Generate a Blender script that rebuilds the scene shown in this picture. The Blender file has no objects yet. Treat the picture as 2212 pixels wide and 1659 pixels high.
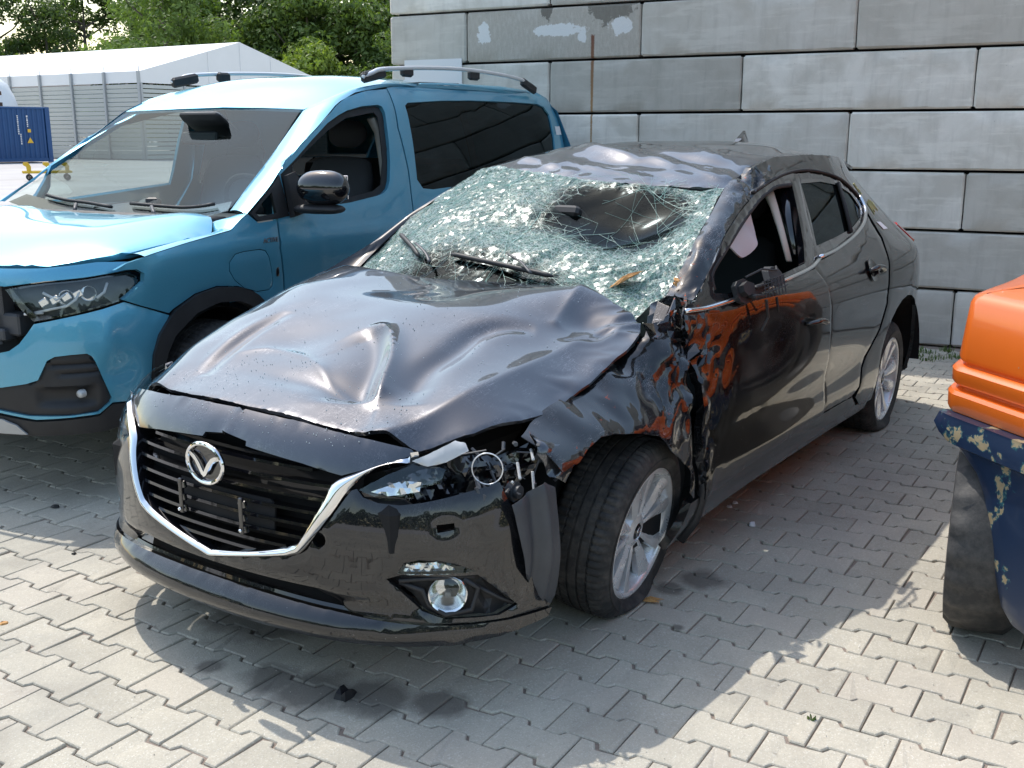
import bpy, math, random
import numpy as np
from mathutils import Vector, Matrix
from mathutils.geometry import delaunay_2d_cdt
SC=bpy.context.scene; COL=SC.collection
# ------------------------------------------------------------------ camera
cam_d=bpy.data.cameras.new('camera'); cam=bpy.data.objects.new('camera',cam_d); COL.objects.link(cam); SC.camera=cam
cam_d.sensor_width=36; cam_d.lens=36*2292.04/2212; cam_d.clip_end=600; cam_d.clip_start=.05
cam.location=(2.72164,2.23159,1.47941)
_y,_p=math.radians(214.4817),math.radians(-13.2467)
_f=Vector((math.cos(_p)*math.cos(_y),math.cos(_p)*math.sin(_y),math.sin(_p)))
cam.rotation_euler=_f.to_track_quat('-Z','Y').to_euler()
# ------------------------------------------------------------------ light
SUN=Vector((-.19,-.60,1)).normalized()      # towards the sun
w=bpy.data.worlds.new('World'); SC.world=w; w.use_nodes=True
nt=w.node_tree; bg=nt.nodes['Background']; sky=nt.nodes.new('ShaderNodeTexSky'); sky.sky_type='NISHITA'; sky.sun_disc=False
sky.sun_elevation=math.asin(SUN.z); sky.sun_rotation=math.atan2(SUN.x,SUN.y); sky.air_density=1.5; sky.dust_density=1.3; sky.ozone_density=1.0
tint=nt.nodes.new('ShaderNodeMix'); tint.data_type='RGBA'; tint.blend_type='MULTIPLY'; tint.inputs[0].default_value=1; tint.inputs[7].default_value=(1.06,1,.93,1); nt.links.new(sky.outputs[0],tint.inputs[6]); nt.links.new(tint.outputs[2],bg.inputs[0]); bg.inputs[1].default_value=.15
sd=bpy.data.lights.new('sun','SUN'); sd.energy=2.0; sd.angle=math.radians(.55); sd.color=(1,.955,.88)
so=bpy.data.objects.new('sun',sd); COL.objects.link(so); so.rotation_euler=SUN.to_track_quat('Z','Y').to_euler(); so.location=(0,0,20)
SC.view_settings.view_transform='Standard'; SC.view_settings.look='None'; SC.view_settings.gamma=1; SC.view_settings.use_curve_mapping=False
SC.view_settings.exposure=.92
try:
    SC.cycles.max_bounces=8; SC.cycles.transparent_max_bounces=16; SC.cycles.glossy_bounces=5; SC.cycles.transmission_bounces=6; SC.cycles.caustics_reflective=False; SC.cycles.caustics_refractive=False
    SC.cycles.sample_clamp_indirect=6
except Exception: pass
rnd=random.Random(7)
# ------------------------------------------------------------------ materials
def mat(name,col=(.5,.5,.5),rough=.5,metal=0,coat=0,coat_rough=.03,spec=.5,**k):
    m=bpy.data.materials.new(name); m.use_nodes=True; b=m.node_tree.nodes['Principled BSDF']
    b.inputs['Base Color'].default_value=(*col,1); b.inputs['Roughness'].default_value=rough; b.inputs['Metallic'].default_value=metal
    b.inputs['Coat Weight'].default_value=coat; b.inputs['Coat Roughness'].default_value=coat_rough; b.inputs['Specular IOR Level'].default_value=spec
    for a,v in k.items(): b.inputs[a].default_value=v
    return m
class N:
    "tiny node helper"
    def __init__(s,m): s.m=m; s.t=m.node_tree; s.b=s.t.nodes['Principled BSDF']
    def n(s,ty,**k):
        q=s.t.nodes.new('ShaderNode'+ty)
        for a,v in k.items():
            if a.startswith('i_'):
                q.inputs[a[2:].replace('_',' ')].default_value=v
            else: setattr(q,a,v)
        return q
    def l(s,a,b): s.t.links.new(a,b)
    def coord(s,kind='Object',scale=(1,1,1),loc=(0,0,0),rot=(0,0,0)):
        c=s.n('TexCoord'); m=s.n('Mapping'); m.inputs['Scale'].default_value=scale; m.inputs['Location'].default_value=loc; m.inputs['Rotation'].default_value=rot
        s.l(c.outputs[kind],m.inputs[0]); return m.outputs[0]
    def noise(s,vec,scale,detail=4,rough=.5,dist=0):
        q=s.n('TexNoise'); q.inputs['Scale'].default_value=scale; q.inputs['Detail'].default_value=detail; q.inputs['Roughness'].default_value=rough; q.inputs['Distortion'].default_value=dist
        if vec is not None: s.l(vec,q.inputs['Vector'])
        return q
    def voro(s,vec,scale,feature='F1',rand=1):
        q=s.n('TexVoronoi',feature=feature); q.inputs['Scale'].default_value=scale; q.inputs['Randomness'].default_value=rand
        s.l(vec,q.inputs['Vector']); return q
    def ramp(s,fac,stops,interp='LINEAR'):
        q=s.n('ValToRGB'); e=q.color_ramp.elements; q.color_ramp.interpolation=interp
        while len(e)<len(stops): e.new(.5)
        for el,(p_,c) in zip(e,stops): el.position=p_; el.color=(c,c,c,1) if not hasattr(c,'__len__') else (*c,1)
        s.l(fac,q.inputs[0]); return q.outputs[0]
    def mix(s,fac,a,b,mode='MIX'):
        q=s.n('Mix',data_type='RGBA',blend_type=mode)
        for v,i in ((fac,0),(a,6),(b,7)):
            if hasattr(v,'links') or isinstance(v,bpy.types.NodeSocket): s.l(v,q.inputs[i])
            elif i==0: q.inputs[0].default_value=v
            else: q.inputs[i].default_value=(*v,1) if hasattr(v,'__len__') else (v,v,v,1)
        return q.outputs[2]
    def math(s,op,a,b=0,clamp=False):
        q=s.n('Math',operation=op,use_clamp=clamp)
        for v,i in ((a,0),(b,1)):
            if isinstance(v,bpy.types.NodeSocket): s.l(v,q.inputs[i])
            else: q.inputs[i].default_value=v
        return q.outputs[0]
    def bump(s,h,strength=.3,dist=.01,inp='Normal',prev=None):
        q=s.n('Bump'); q.inputs['Strength'].default_value=strength; q.inputs['Distance'].default_value=dist; s.l(h,q.inputs['Height'])
        if prev is not None: s.l(prev,q.inputs['Normal'])
        s.l(q.outputs[0],s.b.inputs[inp]); return q.outputs[0]
# ------------------------------------------------------------------ object helpers
def link(o,parent=None):
    COL.objects.link(o)
    if parent is not None: o.parent=parent
    return o
def thing(name,label,cat,loc=(0,0,0),rz=0,group=None):
    o=bpy.data.objects.new(name,None); COL.objects.link(o); o.location=loc; o.rotation_euler=(0,0,rz); o.empty_display_size=.1
    o['label']=label; o['category']=cat
    if group: o['group']=group
    return o
def tag(o,label=None,cat=None,group=None,kind=None):
    for k,v in (('label',label),('category',cat),('group',group),('kind',kind)):
        if v: o[k]=v
    return o
def mk(name,verts,faces,m=None,parent=None,smooth=False,angle=None,mats=None,mi=None):
    me=bpy.data.meshes.new(name); me.from_pydata([tuple(map(float,v)) for v in verts],[],[tuple(map(int,f)) for f in faces])
    if m is not None: me.materials.append(m)
    if mats:
        for q in mats: me.materials.append(q)
    if mi is not None: me.polygons.foreach_set('material_index',mi)
    if smooth or angle:
        me.polygons.foreach_set('use_smooth',[True]*len(me.polygons))
        if angle: me.set_sharp_from_angle(angle=math.radians(angle))
    me.validate(); me.update()
    return link(bpy.data.objects.new(name,me),parent)
class MB:
    def __init__(s): s.v=[]; s.f=[]
    def add(s,v,f):
        b=len(s.v); s.v+= [tuple(q) for q in v]; s.f+=[tuple(i+b for i in q) for q in f]; return s
    def box(s,c,d,rz=0,rx=0,ry=0,bev=0):
        hx,hy,hz=[q/2 for q in d]; R=Matrix.Rotation(rz,3,'Z')@Matrix.Rotation(ry,3,'Y')@Matrix.Rotation(rx,3,'X')
        if bev<=0:
            P=[(x,y,z) for z in(-hz,hz) for x,y in((-hx,-hy),(hx,-hy),(hx,hy),(-hx,hy))]
            Fc=[(3,2,1,0),(4,5,6,7),(0,1,5,4),(1,2,6,5),(2,3,7,6),(3,0,4,7)]
        else:
            P=[];b=min(bev,hx*.9,hy*.9,hz*.9)
            for z,e in((-hz,b),(-hz+b,0),(hz-b,0),(hz,b)):
                ax,ay=hx-e,hy-e; c_=b*.7
                P+=[(-ax+c_,-ay,z),(ax-c_,-ay,z),(ax,-ay+c_,z),(ax,ay-c_,z),(ax-c_,ay,z),(-ax+c_,ay,z),(-ax,ay-c_,z),(-ax,-ay+c_,z)]
            Fc=[tuple(range(7,-1,-1)),tuple(range(24,32))]
            for r in range(3):
                for i in range(8):
                    j=(i+1)%8; Fc.append((r*8+i,r*8+j,r*8+8+j,r*8+8+i))
        return s.add([tuple(R@Vector(q)+Vector(c)) for q in P],Fc)
    def tube(s,path,r,n=8,closed=False,cap=True,squash=None):
        pts=[Vector(q) for q in path]; m=len(pts); rr=r if hasattr(r,'__len__') else [r]*m
        V=[];up=Vector((0,0,1)); prev=None
        for i,q in enumerate(pts):
            a=pts[(i-1)%m] if (i>0 or closed) else q; b=pts[(i+1)%m] if (i<m-1 or closed) else q
            t=(b-a).normalized() if (b-a).length>1e-9 else Vector((1,0,0))
            if prev is None:
                nrm=t.cross(up if abs(t.z)<.9 else Vector((1,0,0))).normalized()
            else:
                nrm=(prev-t*prev.dot(t)).normalized()
            prev=nrm; bn=t.cross(nrm)
            for k_ in range(n):
                an=2*math.pi*k_/n; V.append(q+(nrm*math.cos(an)+bn*math.sin(an)*(squash or 1))*rr[i])
        Fc=[]
        for i in range(m if closed else m-1):
            for k_ in range(n):
                a=i*n+k_; b=i*n+(k_+1)%n; c=((i+1)%m)*n; Fc.append((a,c+k_,c+(k_+1)%n,b))
        if cap and not closed: Fc+=[tuple(range(n)),tuple(range((m-1)*n+n-1,(m-1)*n-1,-1))]
        return s.add(V,Fc)
    def lathe(s,prof,n=24,axis='Y',c=(0,0,0),a0=0,a1=2*math.pi):
        full=abs(a1-a0-2*math.pi)<1e-6; V=[];m=len(prof); nn=n if full else n+1
        for i in range(nn):
            an=a0+(a1-a0)*i/n; ca,sa=math.cos(an),math.sin(an)
            for r,h in prof:
                V.append({'Y':(r*ca,h,r*sa),'Z':(r*ca,r*sa,h),'X':(h,r*ca,r*sa)}[axis])
        Fc=[]
        for i in range(n):
            j=(i+1)%nn
            for k_ in range(m-1): Fc.append((i*m+k_,i*m+k_+1,j*m+k_+1,j*m+k_) if axis!='Y' else (i*m+k_,j*m+k_,j*m+k_+1,i*m+k_+1))
        return s.add([(q[0]+c[0],q[1]+c[1],q[2]+c[2]) for q in V],Fc)
    def prism(s,poly,d0,d1,fn):
        "poly 2D, extruded between d0 and d1, fn(u,v,d)->xyz"
        n=len(poly); V=[fn(a,b,d0) for a,b in poly]+[fn(a,b,d1) for a,b in poly]
        return s.add(V,[tuple(range(n-1,-1,-1)),tuple(range(n,2*n))]+[(i,(i+1)%n,n+(i+1)%n,n+i) for i in range(n)])
    def obj(s,name,m,parent=None,smooth=False,angle=None): return mk(name,s.v,s.f,m,parent,smooth,angle)
def spline(pts,n=6,closed=False):
    P=[np.array(q,float) for q in pts]; m=len(P); out=[]
    for i in range(m if closed else m-1):
        p0=P[(i-1)%m] if closed or i>0 else 2*P[0]-P[1]; p1=P[i]; p2=P[(i+1)%m]; p3=P[(i+2)%m] if closed or i<m-2 else 2*P[-1]-P[-2]
        for k_ in range(n):
            t=k_/n; out.append(.5*((2*p1)+(-p0+p2)*t+(2*p0-5*p1+4*p2-p3)*t*t+(-p0+3*p1-3*p2+p3)*t**3))
    if not closed: out.append(P[-1])
    return out
def dens(poly,cell,closed=True):
    o=[];m=len(poly)
    for i in range(m if closed else m-1):
        a=np.array(poly[i],float); b=np.array(poly[(i+1)%m],float); L=np.linalg.norm(b-a); n=max(1,int(round(L/cell)))
        o+=[a+(b-a)*t/n for t in range(n)]
    if not closed: o.append(np.array(poly[-1],float))
    return o
def inside(P,poly):
    x,y=P[:,0],P[:,1]; q=np.array(poly); r=np.zeros(len(P),bool); n=len(q)
    for i in range(n):
        x1,y1=q[i];x2,y2=q[(i+1)%n]
        if y1==y2: continue
        c=((y1>y)!=(y2>y))&(x<(x2-x1)*(y-y1)/(y2-y1)+x1); r^=c
    return r
def hsh(i,j,s): return np.modf(np.abs(np.sin(i*127.1+j*311.7+s*74.7)*43758.5453))[0]
def facet(u,v,scale,seed,warp=.35):
    "piecewise-linear crumple in -1..1: flat facets meeting in sharp creases"
    u=np.asarray(u,float)/scale; v=np.asarray(v,float)/scale
    u,v=u+warp*np.sin(v*1.7+seed)+warp*.6*np.sin(u*2.3+v*1.1+seed*2), v+warp*np.sin(u*1.9+seed*3)+warp*.5*np.sin(v*2.9+seed)
    a=u+v*.5; b=v*.866*1.15; i=np.floor(a); j=np.floor(b); fa=a-i; fb=b-j; up=fa+fb>1
    h=lambda p,q: hsh(p,q,seed)*2-1
    return np.where(up,h(i+1,j+1)*(fa+fb-1)+h(i+1,j)*(1-fb)+h(i,j+1)*(1-fa),h(i,j)*(1-fa-fb)+h(i+1,j)*fa+h(i,j+1)*fb)
def smn(u,v,scale,seed):
    u=np.asarray(u)/scale; v=np.asarray(v)/scale
    return (np.sin(u*1.3+seed+1.7*np.sin(v*.9+seed*2))+np.sin(v*1.7+seed*1.3+1.3*np.sin(u*1.1-seed)))*.5
def panel(name,fn,outline,m,parent=None,holes=(),cell=.03,thick=.012,out=(0,0,1),sm=0,disp=None,soft=.0025,angle=45,lift=0,mirror=False):
    if sm: outline=spline(outline,sm,True)
    B=dens(outline,cell*.8); HB=[dens(h,cell*.8) for h in holes]
    allb=np.array([q for r in [B]+HB for q in r]); mn=allb.min(0); mx=allb.max(0)
    gx=np.arange(mn[0],mx[0],cell); gy=np.arange(mn[1],mx[1],cell*.87)
    X,Y=np.meshgrid(gx,gy,indexing='ij'); X=X+(np.arange(len(gy))%2)[None,:]*cell*.5; Pg=np.c_[X.ravel(),Y.ravel()]
    ok=inside(Pg,B)
    for h in HB: ok&=~inside(Pg,h)
    Pg=Pg[ok]
    if len(Pg):
        d=np.full(len(Pg),9.)
        for i in range(0,len(allb),64): d=np.minimum(d,np.sqrt(((Pg[:,None,:]-allb[None,i:i+64,:])**2).sum(-1)).min(1))
        Pg=Pg[d>cell*.5]
    V2=[Vector((float(a),float(b))) for a,b in list(allb)+list(Pg)]; E=[];k0=0
    for r in [B]+HB:
        E+=[(k0+i,k0+(i+1)%len(r)) for i in range(len(r))]; k0+=len(r)
    vo,eo,fo,_,_,_=delaunay_2d_cdt(V2,E,[],0,1e-6)
    vo=np.array([(q.x,q.y) for q in vo]); T=np.array([f for f in fo if len(f)==3])
    cen=vo[T].mean(1); ok=inside(cen,B)
    for h in HB: ok&=~inside(cen,h)
    T=T[ok]
    # orient ccw in uv
    a,b,c=vo[T[:,0]],vo[T[:,1]],vo[T[:,2]]; ar=(b[:,0]-a[:,0])*(c[:,1]-a[:,1])-(b[:,1]-a[:,1])*(c[:,0]-a[:,0]); T=T[np.abs(ar)>1e-10]; ar=ar[np.abs(ar)>1e-10]
    T[ar<0]=T[ar<0][:,::-1]
    u,v=vo[:,0],vo[:,1]; Q=fn(u,v); e=2e-3; n=np.cross(fn(u+e,v)-fn(u-e,v),fn(u,v+e)-fn(u,v-e)); n/=np.linalg.norm(n,axis=1)[:,None]+1e-12
    sg=1 if (n.mean(0)@np.array(out))>0 else -1; n=n*sg
    if sg<0: T=T[:,::-1]
    if disp is not None: Q=Q+n*disp(u,v)[:,None]
    Q=Q+n*lift
    from collections import Counter
    ec={}
    for t in T:
        for i in range(3):
            a_,b_=t[i],t[(i+1)%3]
            ec[(a_,b_)]=1
    bd=[(a_,b_) for (a_,b_) in ec if (b_,a_) not in ec]
    bv=sorted({q for e_ in bd for q in e_}); 
    Qs=Q.copy()
    if soft: Qs[bv]-=n[bv]*soft
    idx={q:len(Q)+i for i,q in enumerate(bv)}
    verts=list(Qs)+[Q[q]-n[q]*thick for q in bv]; faces=[tuple(t) for t in T]
    if thick: faces+=[(b_,a_,idx[a_],idx[b_]) for a_,b_ in bd]
    verts=np.array(verts)
    if mirror: verts[:,1]*=-1; faces=[f[::-1] for f in faces]
    return mk(name,verts,faces,m,parent,True,angle)
def strip(name,path,w,h,m,parent,nrm=None,r=None):
    "trim strip: rounded bar swept along a 3D path"
    mb=MB(); mb.tube(path,w/2,8,squash=h/w); return mb.obj(name,m,parent,True)
def text_obj(name,s,size,m,parent,mat4,extrude=.001):
    c=bpy.data.curves.new(name,'FONT'); c.body=s; c.size=size; c.extrude=extrude; c.resolution_u=3
    t=bpy.data.objects.new(name,c); COL.objects.link(t); dg=bpy.context.evaluated_depsgraph_get(); dg.update()
    me=bpy.data.meshes.new_from_object(t.evaluated_get(dg)); bpy.data.objects.remove(t)
    me.name=name; me.transform(mat4); me.materials.clear(); me.materials.append(m)
    return link(bpy.data.objects.new(name,me),parent)
def interp(x, xs, ys):
    # smooth monotone-ish (catmull) 1D interpolation, vectorised through np
    xs=np.asarray(xs,float); ys=np.asarray(ys,float)
    m=np.gradient(ys,xs)
    x=np.clip(x,xs[0],xs[-1]); i=np.clip(np.searchsorted(xs,x)-1,0,len(xs)-2)
    h=xs[i+1]-xs[i]; t=(x-xs[i])/h
    return (2*t**3-3*t**2+1)*ys[i]+(t**3-2*t**2+t)*h*m[i]+(-2*t**3+3*t**2)*ys[i+1]+(t**3-t**2)*h*m[i+1]
class TPS:
    def __init__(s,pts,lam=1e-4):
        p=np.array(pts,float); s.c=p[:,:2]; n=len(p)
        K=s.k(s.c,s.c)+lam*np.eye(n); Q=np.c_[np.ones(n),s.c]
        A=np.block([[K,Q],[Q.T,np.zeros((3,3))]]); s.w=np.linalg.solve(A,np.r_[p[:,2],0,0,0])
    def k(s,a,b):
        r2=((a[:,None,:]-b[None,:,:])**2).sum(-1); return np.where(r2>0,.5*r2*np.log(r2+1e-12),0)
    def __call__(s,x,y):
        x=np.asarray(x,float); y=np.asarray(y,float); sh=np.broadcast(x,y).shape
        q=np.c_[np.broadcast_to(x,sh).ravel(),np.broadcast_to(y,sh).ravel()]
        r=s.k(q,s.c)@s.w[:-3]+s.w[-3]+q@s.w[-2:]
        return r.reshape(sh)
def G(x,y,cx,cy,rx,ry,a=0):
    c,s_=math.cos(math.radians(a)),math.sin(math.radians(a)); dx=x-cx; dy=y-cy
    u=(c*dx+s_*dy)/rx; v=(-s_*dx+c*dy)/ry
    return np.exp(-(u*u+v*v))
def crease(x,y,x0,y0,x1,y1,w):
    # sharp ridge/valley along a segment: 1 on the line, falling off (pointed) with width w, fading at the ends
    dx,dy=x1-x0,y1-y0; L=math.hypot(dx,dy); t=((x-x0)*dx+(y-y0)*dy)/L/L; d=np.abs((x-x0)*dy-(y-y0)*dx)/L
    e=np.where(t<0,-t*L,np.where(t>1,(t-1)*L,0)); r=np.hypot(d,e*1.3)/w
    return np.exp(-np.sqrt(r*r+.02)*1.6)*1.2*np.clip(1-0*r,0,1)
# ---------------- crashed car (world frame: x forward, front axle x=0, y left) ----------------
PX=[-3.55,-3.45,-3.3,-3.1,-2.9,-2.7,-2.3,-1.5,-.6,-.2,0,.3,.5,.65,.8,.95]
PYv=[.52,.63,.755,.84,.885,.897,.892,.885,.88,.885,.89,.872,.845,.80,.68,.35]
ZX=[0.0,.12,.22,.35,.55,.72,.82,.90,.95,1.0,1.2,1.38,1.6]
ZY=[-.14,-.09,-.035,-.004,0,.0,-.004,-.022,-.05,-.078,-.19,-.30,-.46]
def side0(x,z): return interp(x,PX,PYv)+interp(z,ZX,ZY)-.22*np.clip(-x-2.2,0,2)**1.5*np.clip((z-.93)/.3,0,1.2)-.02*np.exp(-((z-.47)/.09)**2)*np.exp(-((x+1.2)/1.0)**4)
def dent_side(x,z):
    return -(.10*G(x,z,-.30,.86,.42,.24)+.035*G(x,z,-.9,.75,.30,.16)+.04*G(x,z,.05,.80,.30,.12))
def ztop(x): return interp(x,[-.45,-.24,-.08,.176,.30,.475,.60,.70],[.95,.885,.825,.758,.735,.725,.705,.69])
def crown(x,z):
    w=np.clip((np.asarray(x)+.38)/.25,0,1); w=w*w*(3-2*w)
    return -w*interp(z-ztop(x),[-.5,-.22,-.12,-.06,0,.06],[0,0,.025,.07,.16,.24])
def S(x,z): # left side
    return np.stack(np.broadcast_arrays(x,side0(x,z)+dent_side(x,z)+crown(x,z),z),-1)
def S0(x,z): return np.stack(np.broadcast_arrays(x,side0(x,z)+crown(x,z)*.8,z),-1)
# front plan curve, t = arc length from centre, positive to the left
_fx=np.array([.945,.942,.93,.908,.87,.815,.74,.65,.55,.45,.33,.2,.0]); _fy=np.array([0,.12,.25,.38,.50,.61,.70,.765,.81,.84,.865,.88,.89])
_ft=np.r_[0,np.cumsum(np.hypot(np.diff(_fx),np.diff(_fy)))]
FZ=[.10,.16,.20,.24,.29,.40,.50,.60,.66,.72,.76]; FI=[.10,.04,.005,.004,.012,.014,.018,.045,.072,.12,.17]
def F(t,z):
    t=np.asarray(t,float); s=np.sign(t); a=np.abs(t); x=interp(a,_ft,_fx); y=interp(a,_ft,_fy)
    e=1e-3; tx=interp(a+e,_ft,_fx)-interp(a-e,_ft,_fx); ty=interp(a+e,_ft,_fy)-interp(a-e,_ft,_fy); L=np.hypot(tx,ty)
    nx,ny=ty/L,-tx/L; i=interp(z,FZ,FI)+interp(z,[.10,.19,.225,.25,.29,.33],[0,0,-.014,-.014,.018,0])*np.clip(1-(a-.40)/.35,0,1)
    return np.stack(np.broadcast_arrays(x-nx*i,(y-ny*i)*np.where(s==0,1,s),z),-1)
hood_pts=[(.80,0,.735),(.785,.2,.732),(.785,-.2,.737),(.745,.38,.72),(.75,-.38,.732),(.68,.52,.69),(.71,-.52,.722),
(.50,-.60,.784),(.30,-.60,.86),(-.01,-.6,.943),(-.27,-.62,.980),(.58,-.66,.70),(.40,-.73,.735),(.1,-.76,.82),(-.2,-.78,.90),(-.45,-.78,.95),
(-.42,0,.962),(-.40,-.3,.968),(-.42,.25,.962),(-.38,.40,.974),(-.38,.50,.948),(-.36,.57,.92),(-.33,.66,.885),(-.47,.35,.95),
(.72,.46,.728),(.50,.52,.785),(.25,.55,.822),(.04,.56,.84),(-.2,.57,.868),
(.60,.62,.700),(.475,.68,.722),(.30,.70,.728),(.176,.71,.750),(-.08,.73,.818),(-.24,.71,.87),
(.6,0,.79),(.4,-.1,.84),(.2,0,.90),(0,0,.925),(-.2,0,.948),(.6,-.35,.785),(.3,-.35,.872),(0,-.35,.935),(.6,.3,.775),(.2,.35,.86),(0,.35,.90),(-.2,.4,.93)]
def polyd(x,y,pts):
    "signed distance to a polyline (left of its direction positive) and the position along it 0..1"
    x=np.asarray(x,float); y=np.asarray(y,float); best=np.full(np.broadcast(x,y).shape,9.); sd=best.copy(); tt=np.zeros_like(best); P=np.array(pts,float)
    L=np.r_[0,np.cumsum(np.hypot(*np.diff(P,axis=0).T))]
    for i in range(len(P)-1):
        dx,dy=P[i+1]-P[i]; l=math.hypot(dx,dy); t=np.clip(((x-P[i,0])*dx+(y-P[i,1])*dy)/l/l,0,1); ex=x-P[i,0]-t*dx; ey=y-P[i,1]-t*dy; d=np.hypot(ex,ey); m=d<best
        best=np.where(m,d,best); sd=np.where(m,np.sign(dx*ey-dy*ex)*d,sd); tt=np.where(m,(L[i]+t*l)/L[-1],tt)
    return sd,tt
def sm_poly(pts,n=5):
    P=[np.array(q,float) for q in pts]; m=len(P); out=[]
    for i in range(m-1):
        p0=P[i-1] if i>0 else 2*P[0]-P[1]; p1=P[i]; p2=P[i+1]; p3=P[i+2] if i<m-2 else 2*P[-1]-P[-2]
        for k_ in range(n):
            t=k_/n; out.append(tuple(.5*((2*p1)+(-p0+p2)*t+(2*p0-5*p1+4*p2-p3)*t*t+(-p0+3*p1-3*p2+p3)*t**3)))
    out.append(tuple(P[-1])); return out
def shoulder(x,y):
    yc=interp(x,[-.35,-.2,.04,.25,.50,.72,.80],[.60,.575,.560,.552,.525,.455,.43]); d=np.asarray(y)-yc
    yr=interp(x,[-.40,0,.3,.5,.70],[-.66,-.64,-.60,-.56,-.46]); e=yr-np.asarray(y); w=.006
    return -.62*(np.sqrt(d*d+w*w)+d)/2-.30*(np.sqrt(e*e+w*w*4)+e)/2
_h=TPS([(a_,b_,c_-float(shoulder(a_,b_))) for a_,b_,c_ in hood_pts])
_fold=sm_poly([(.235,-.02),(.262,.07),(.32,.14),(.40,.205),(.50,.265),(.60,.325)])
_band=sm_poly([(.58,.41),(.48,.365),(.38,.335),(.26,.33),(.12,.315),(.03,.35),(-.03,.43)])
_str=sm_poly([(.66,-.315),(.56,-.355),(.45,-.385),(.34,-.40),(.22,-.40)])
_rid=sm_poly([(.53,-.34),(.46,-.25),(.47,-.10),(.52,.03),(.585,.14),(.61,.25),(.615,.335)])
def hoodz(x,y):
    z=_h(x,y)+shoulder(x,y)
    s_,t=polyd(x,y,_fold); e=np.clip(t/.12,0,1)*np.clip((1.02-t)/.10,0,1); e=np.where(np.abs(s_)<.3,e,0)
    z=z+e*np.where(s_>0,.020*np.exp(-np.abs(s_)/.030),.020*np.exp(-np.abs(s_)/.014)-0)      # sharp lip of the deep fold
    z=z-e*np.where(s_<0,.040*(1-np.exp(-(s_/.035)**2))*np.exp(-(s_/.12)**2),.008*(1-np.exp(-(s_/.04)**2))*np.exp(-(s_/.09)**2))*(.45+.55*np.clip(t*1.3,0,1))
    s_,t=polyd(x,y,_band); w=.052*(1-.35*t); z=z-.020*np.exp(-(s_/w)**2)*np.clip(t/.15,0,1)**.7*np.clip((1-t)/.25,0,1)**.6
    s_,t=polyd(x,y,_str); z=z-.011*np.exp(-(s_/.024)**2)*(np.sin(np.pi*np.clip(t,0,1))**.5)+.004*np.exp(-((s_-.045)/.02)**2)*np.sin(np.pi*np.clip(t,0,1))
    s_,t=polyd(x,y,_rid); z=z+.007*np.exp(-np.abs(s_)/.018)*np.sin(np.pi*np.clip(t,0,1))**.6
    z=z-.010*G(x,y,.36,-.20,.11,.13)-.012*G(x,y,.60,.10,.05,.22,0)+.010*G(x,y,.02,-.05,.10,.35,4)
    z=z-.014*G(x,y,-.20,.50,.10,.05,15)+.010*crease(x,y,-.38,.39,-.12,.45,.03)
    return z
def Hd(x,y): return np.stack(np.broadcast_arrays(x,y,hoodz(x,y)),-1)
roof_pts=[(-1.02,0,1.292),(-1.05,.3,1.285),(-1.08,.5,1.282),(-1.11,.585,1.276),(-1.06,-.3,1.315),(-1.12,-.5,1.332),(-1.18,-.6,1.332),
(-1.3,0,1.372),(-1.3,.35,1.360),(-1.35,.55,1.352),(-1.3,-.4,1.385),(-1.45,0,1.412),(-1.45,.35,1.400),(-1.6,0,1.425),(-1.6,.45,1.405),(-1.6,.6,1.375),(-1.6,-.45,1.415),(-1.6,-.6,1.38),
(-2.0,0,1.448),(-2.0,.4,1.43),(-2.0,.58,1.385),(-2.0,-.4,1.43),(-2.0,-.58,1.385),(-2.4,0,1.443),(-2.4,.55,1.375),(-2.4,-.55,1.375),
(-2.8,0,1.418),(-2.8,.5,1.36),(-2.8,-.5,1.36),(-3.15,0,1.372),(-3.15,.45,1.32),(-3.15,-.45,1.32),(-3.3,0,1.345),(-3.3,.42,1.30),(-3.3,-.42,1.30)]
_r=TPS(roof_pts)
def roofz(x,y):
    z=_r(x,y)
    for (cx,cy,rx,ry,a,h) in [(-1.28,-.05,.05,.30,-18,-.020),(-1.42,.15,.045,.28,-22,-.020),(-1.34,.42,.045,.22,-15,-.018),(-1.2,.2,.04,.25,-8,.014),(-1.5,-.2,.05,.22,-20,.014),(-1.2,-.35,.06,.12,-30,-.016),(-1.38,-.0,.03,.3,-20,.012)]:
        z=z+h*.6*G(x,y,cx,cy,rx,ry,a)
    for (x0,y0,x1,y1,w,h) in [(-1.55,-.30,-1.30,.10,.03,.012),(-1.50,-.05,-1.25,.30,.03,.013),(-1.40,.15,-1.18,.52,.028,.012),(-1.28,-.45,-1.12,-.10,.03,.010),(-1.22,-.15,-1.12,.25,.025,.009),(-1.62,.10,-1.45,.40,.03,.008),(-1.33,.40,-1.2,.56,.02,.010)]:
        z=z+h*crease(x,y,x0,y0,x1,y1,w)
    return z
def Rf(x,y): return np.stack(np.broadcast_arrays(x,y,roofz(x,y)),-1)
ws_pts=[(-.24,0,.88),(-.30,.35,.885),(-.40,.62,.89),(-.30,-.35,.89),(-.46,-.68,.94),(-.50,-.73,.945),(-.50,.66,.95),(-.72,.655,1.12),(-.9,.62,1.20),(-1.10,.585,1.278),(-1.02,0,1.29),(-1.05,.3,1.283),
(-1.06,-.3,1.315),(-1.12,-.5,1.332),(-1.17,-.585,1.335),(-.8,-.665,1.15),(-.55,0,1.045),(-.8,0,1.175),(-.55,-.4,1.06),(-.8,-.4,1.20),(-.60,.35,1.03),(-.8,.35,1.13)]
_w=TPS(ws_pts)
def wsz(x,y):
    return _w(x,y)-.035*G(x,y,-.85,.30,.12,.28,0)+.015*G(x,y,-.58,.15,.06,.5,8)-.018*G(x,y,-.72,-.15,.08,.15)
def Ws(x,y): return np.stack(np.broadcast_arrays(x,y,wsz(x,y)),-1)
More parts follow.
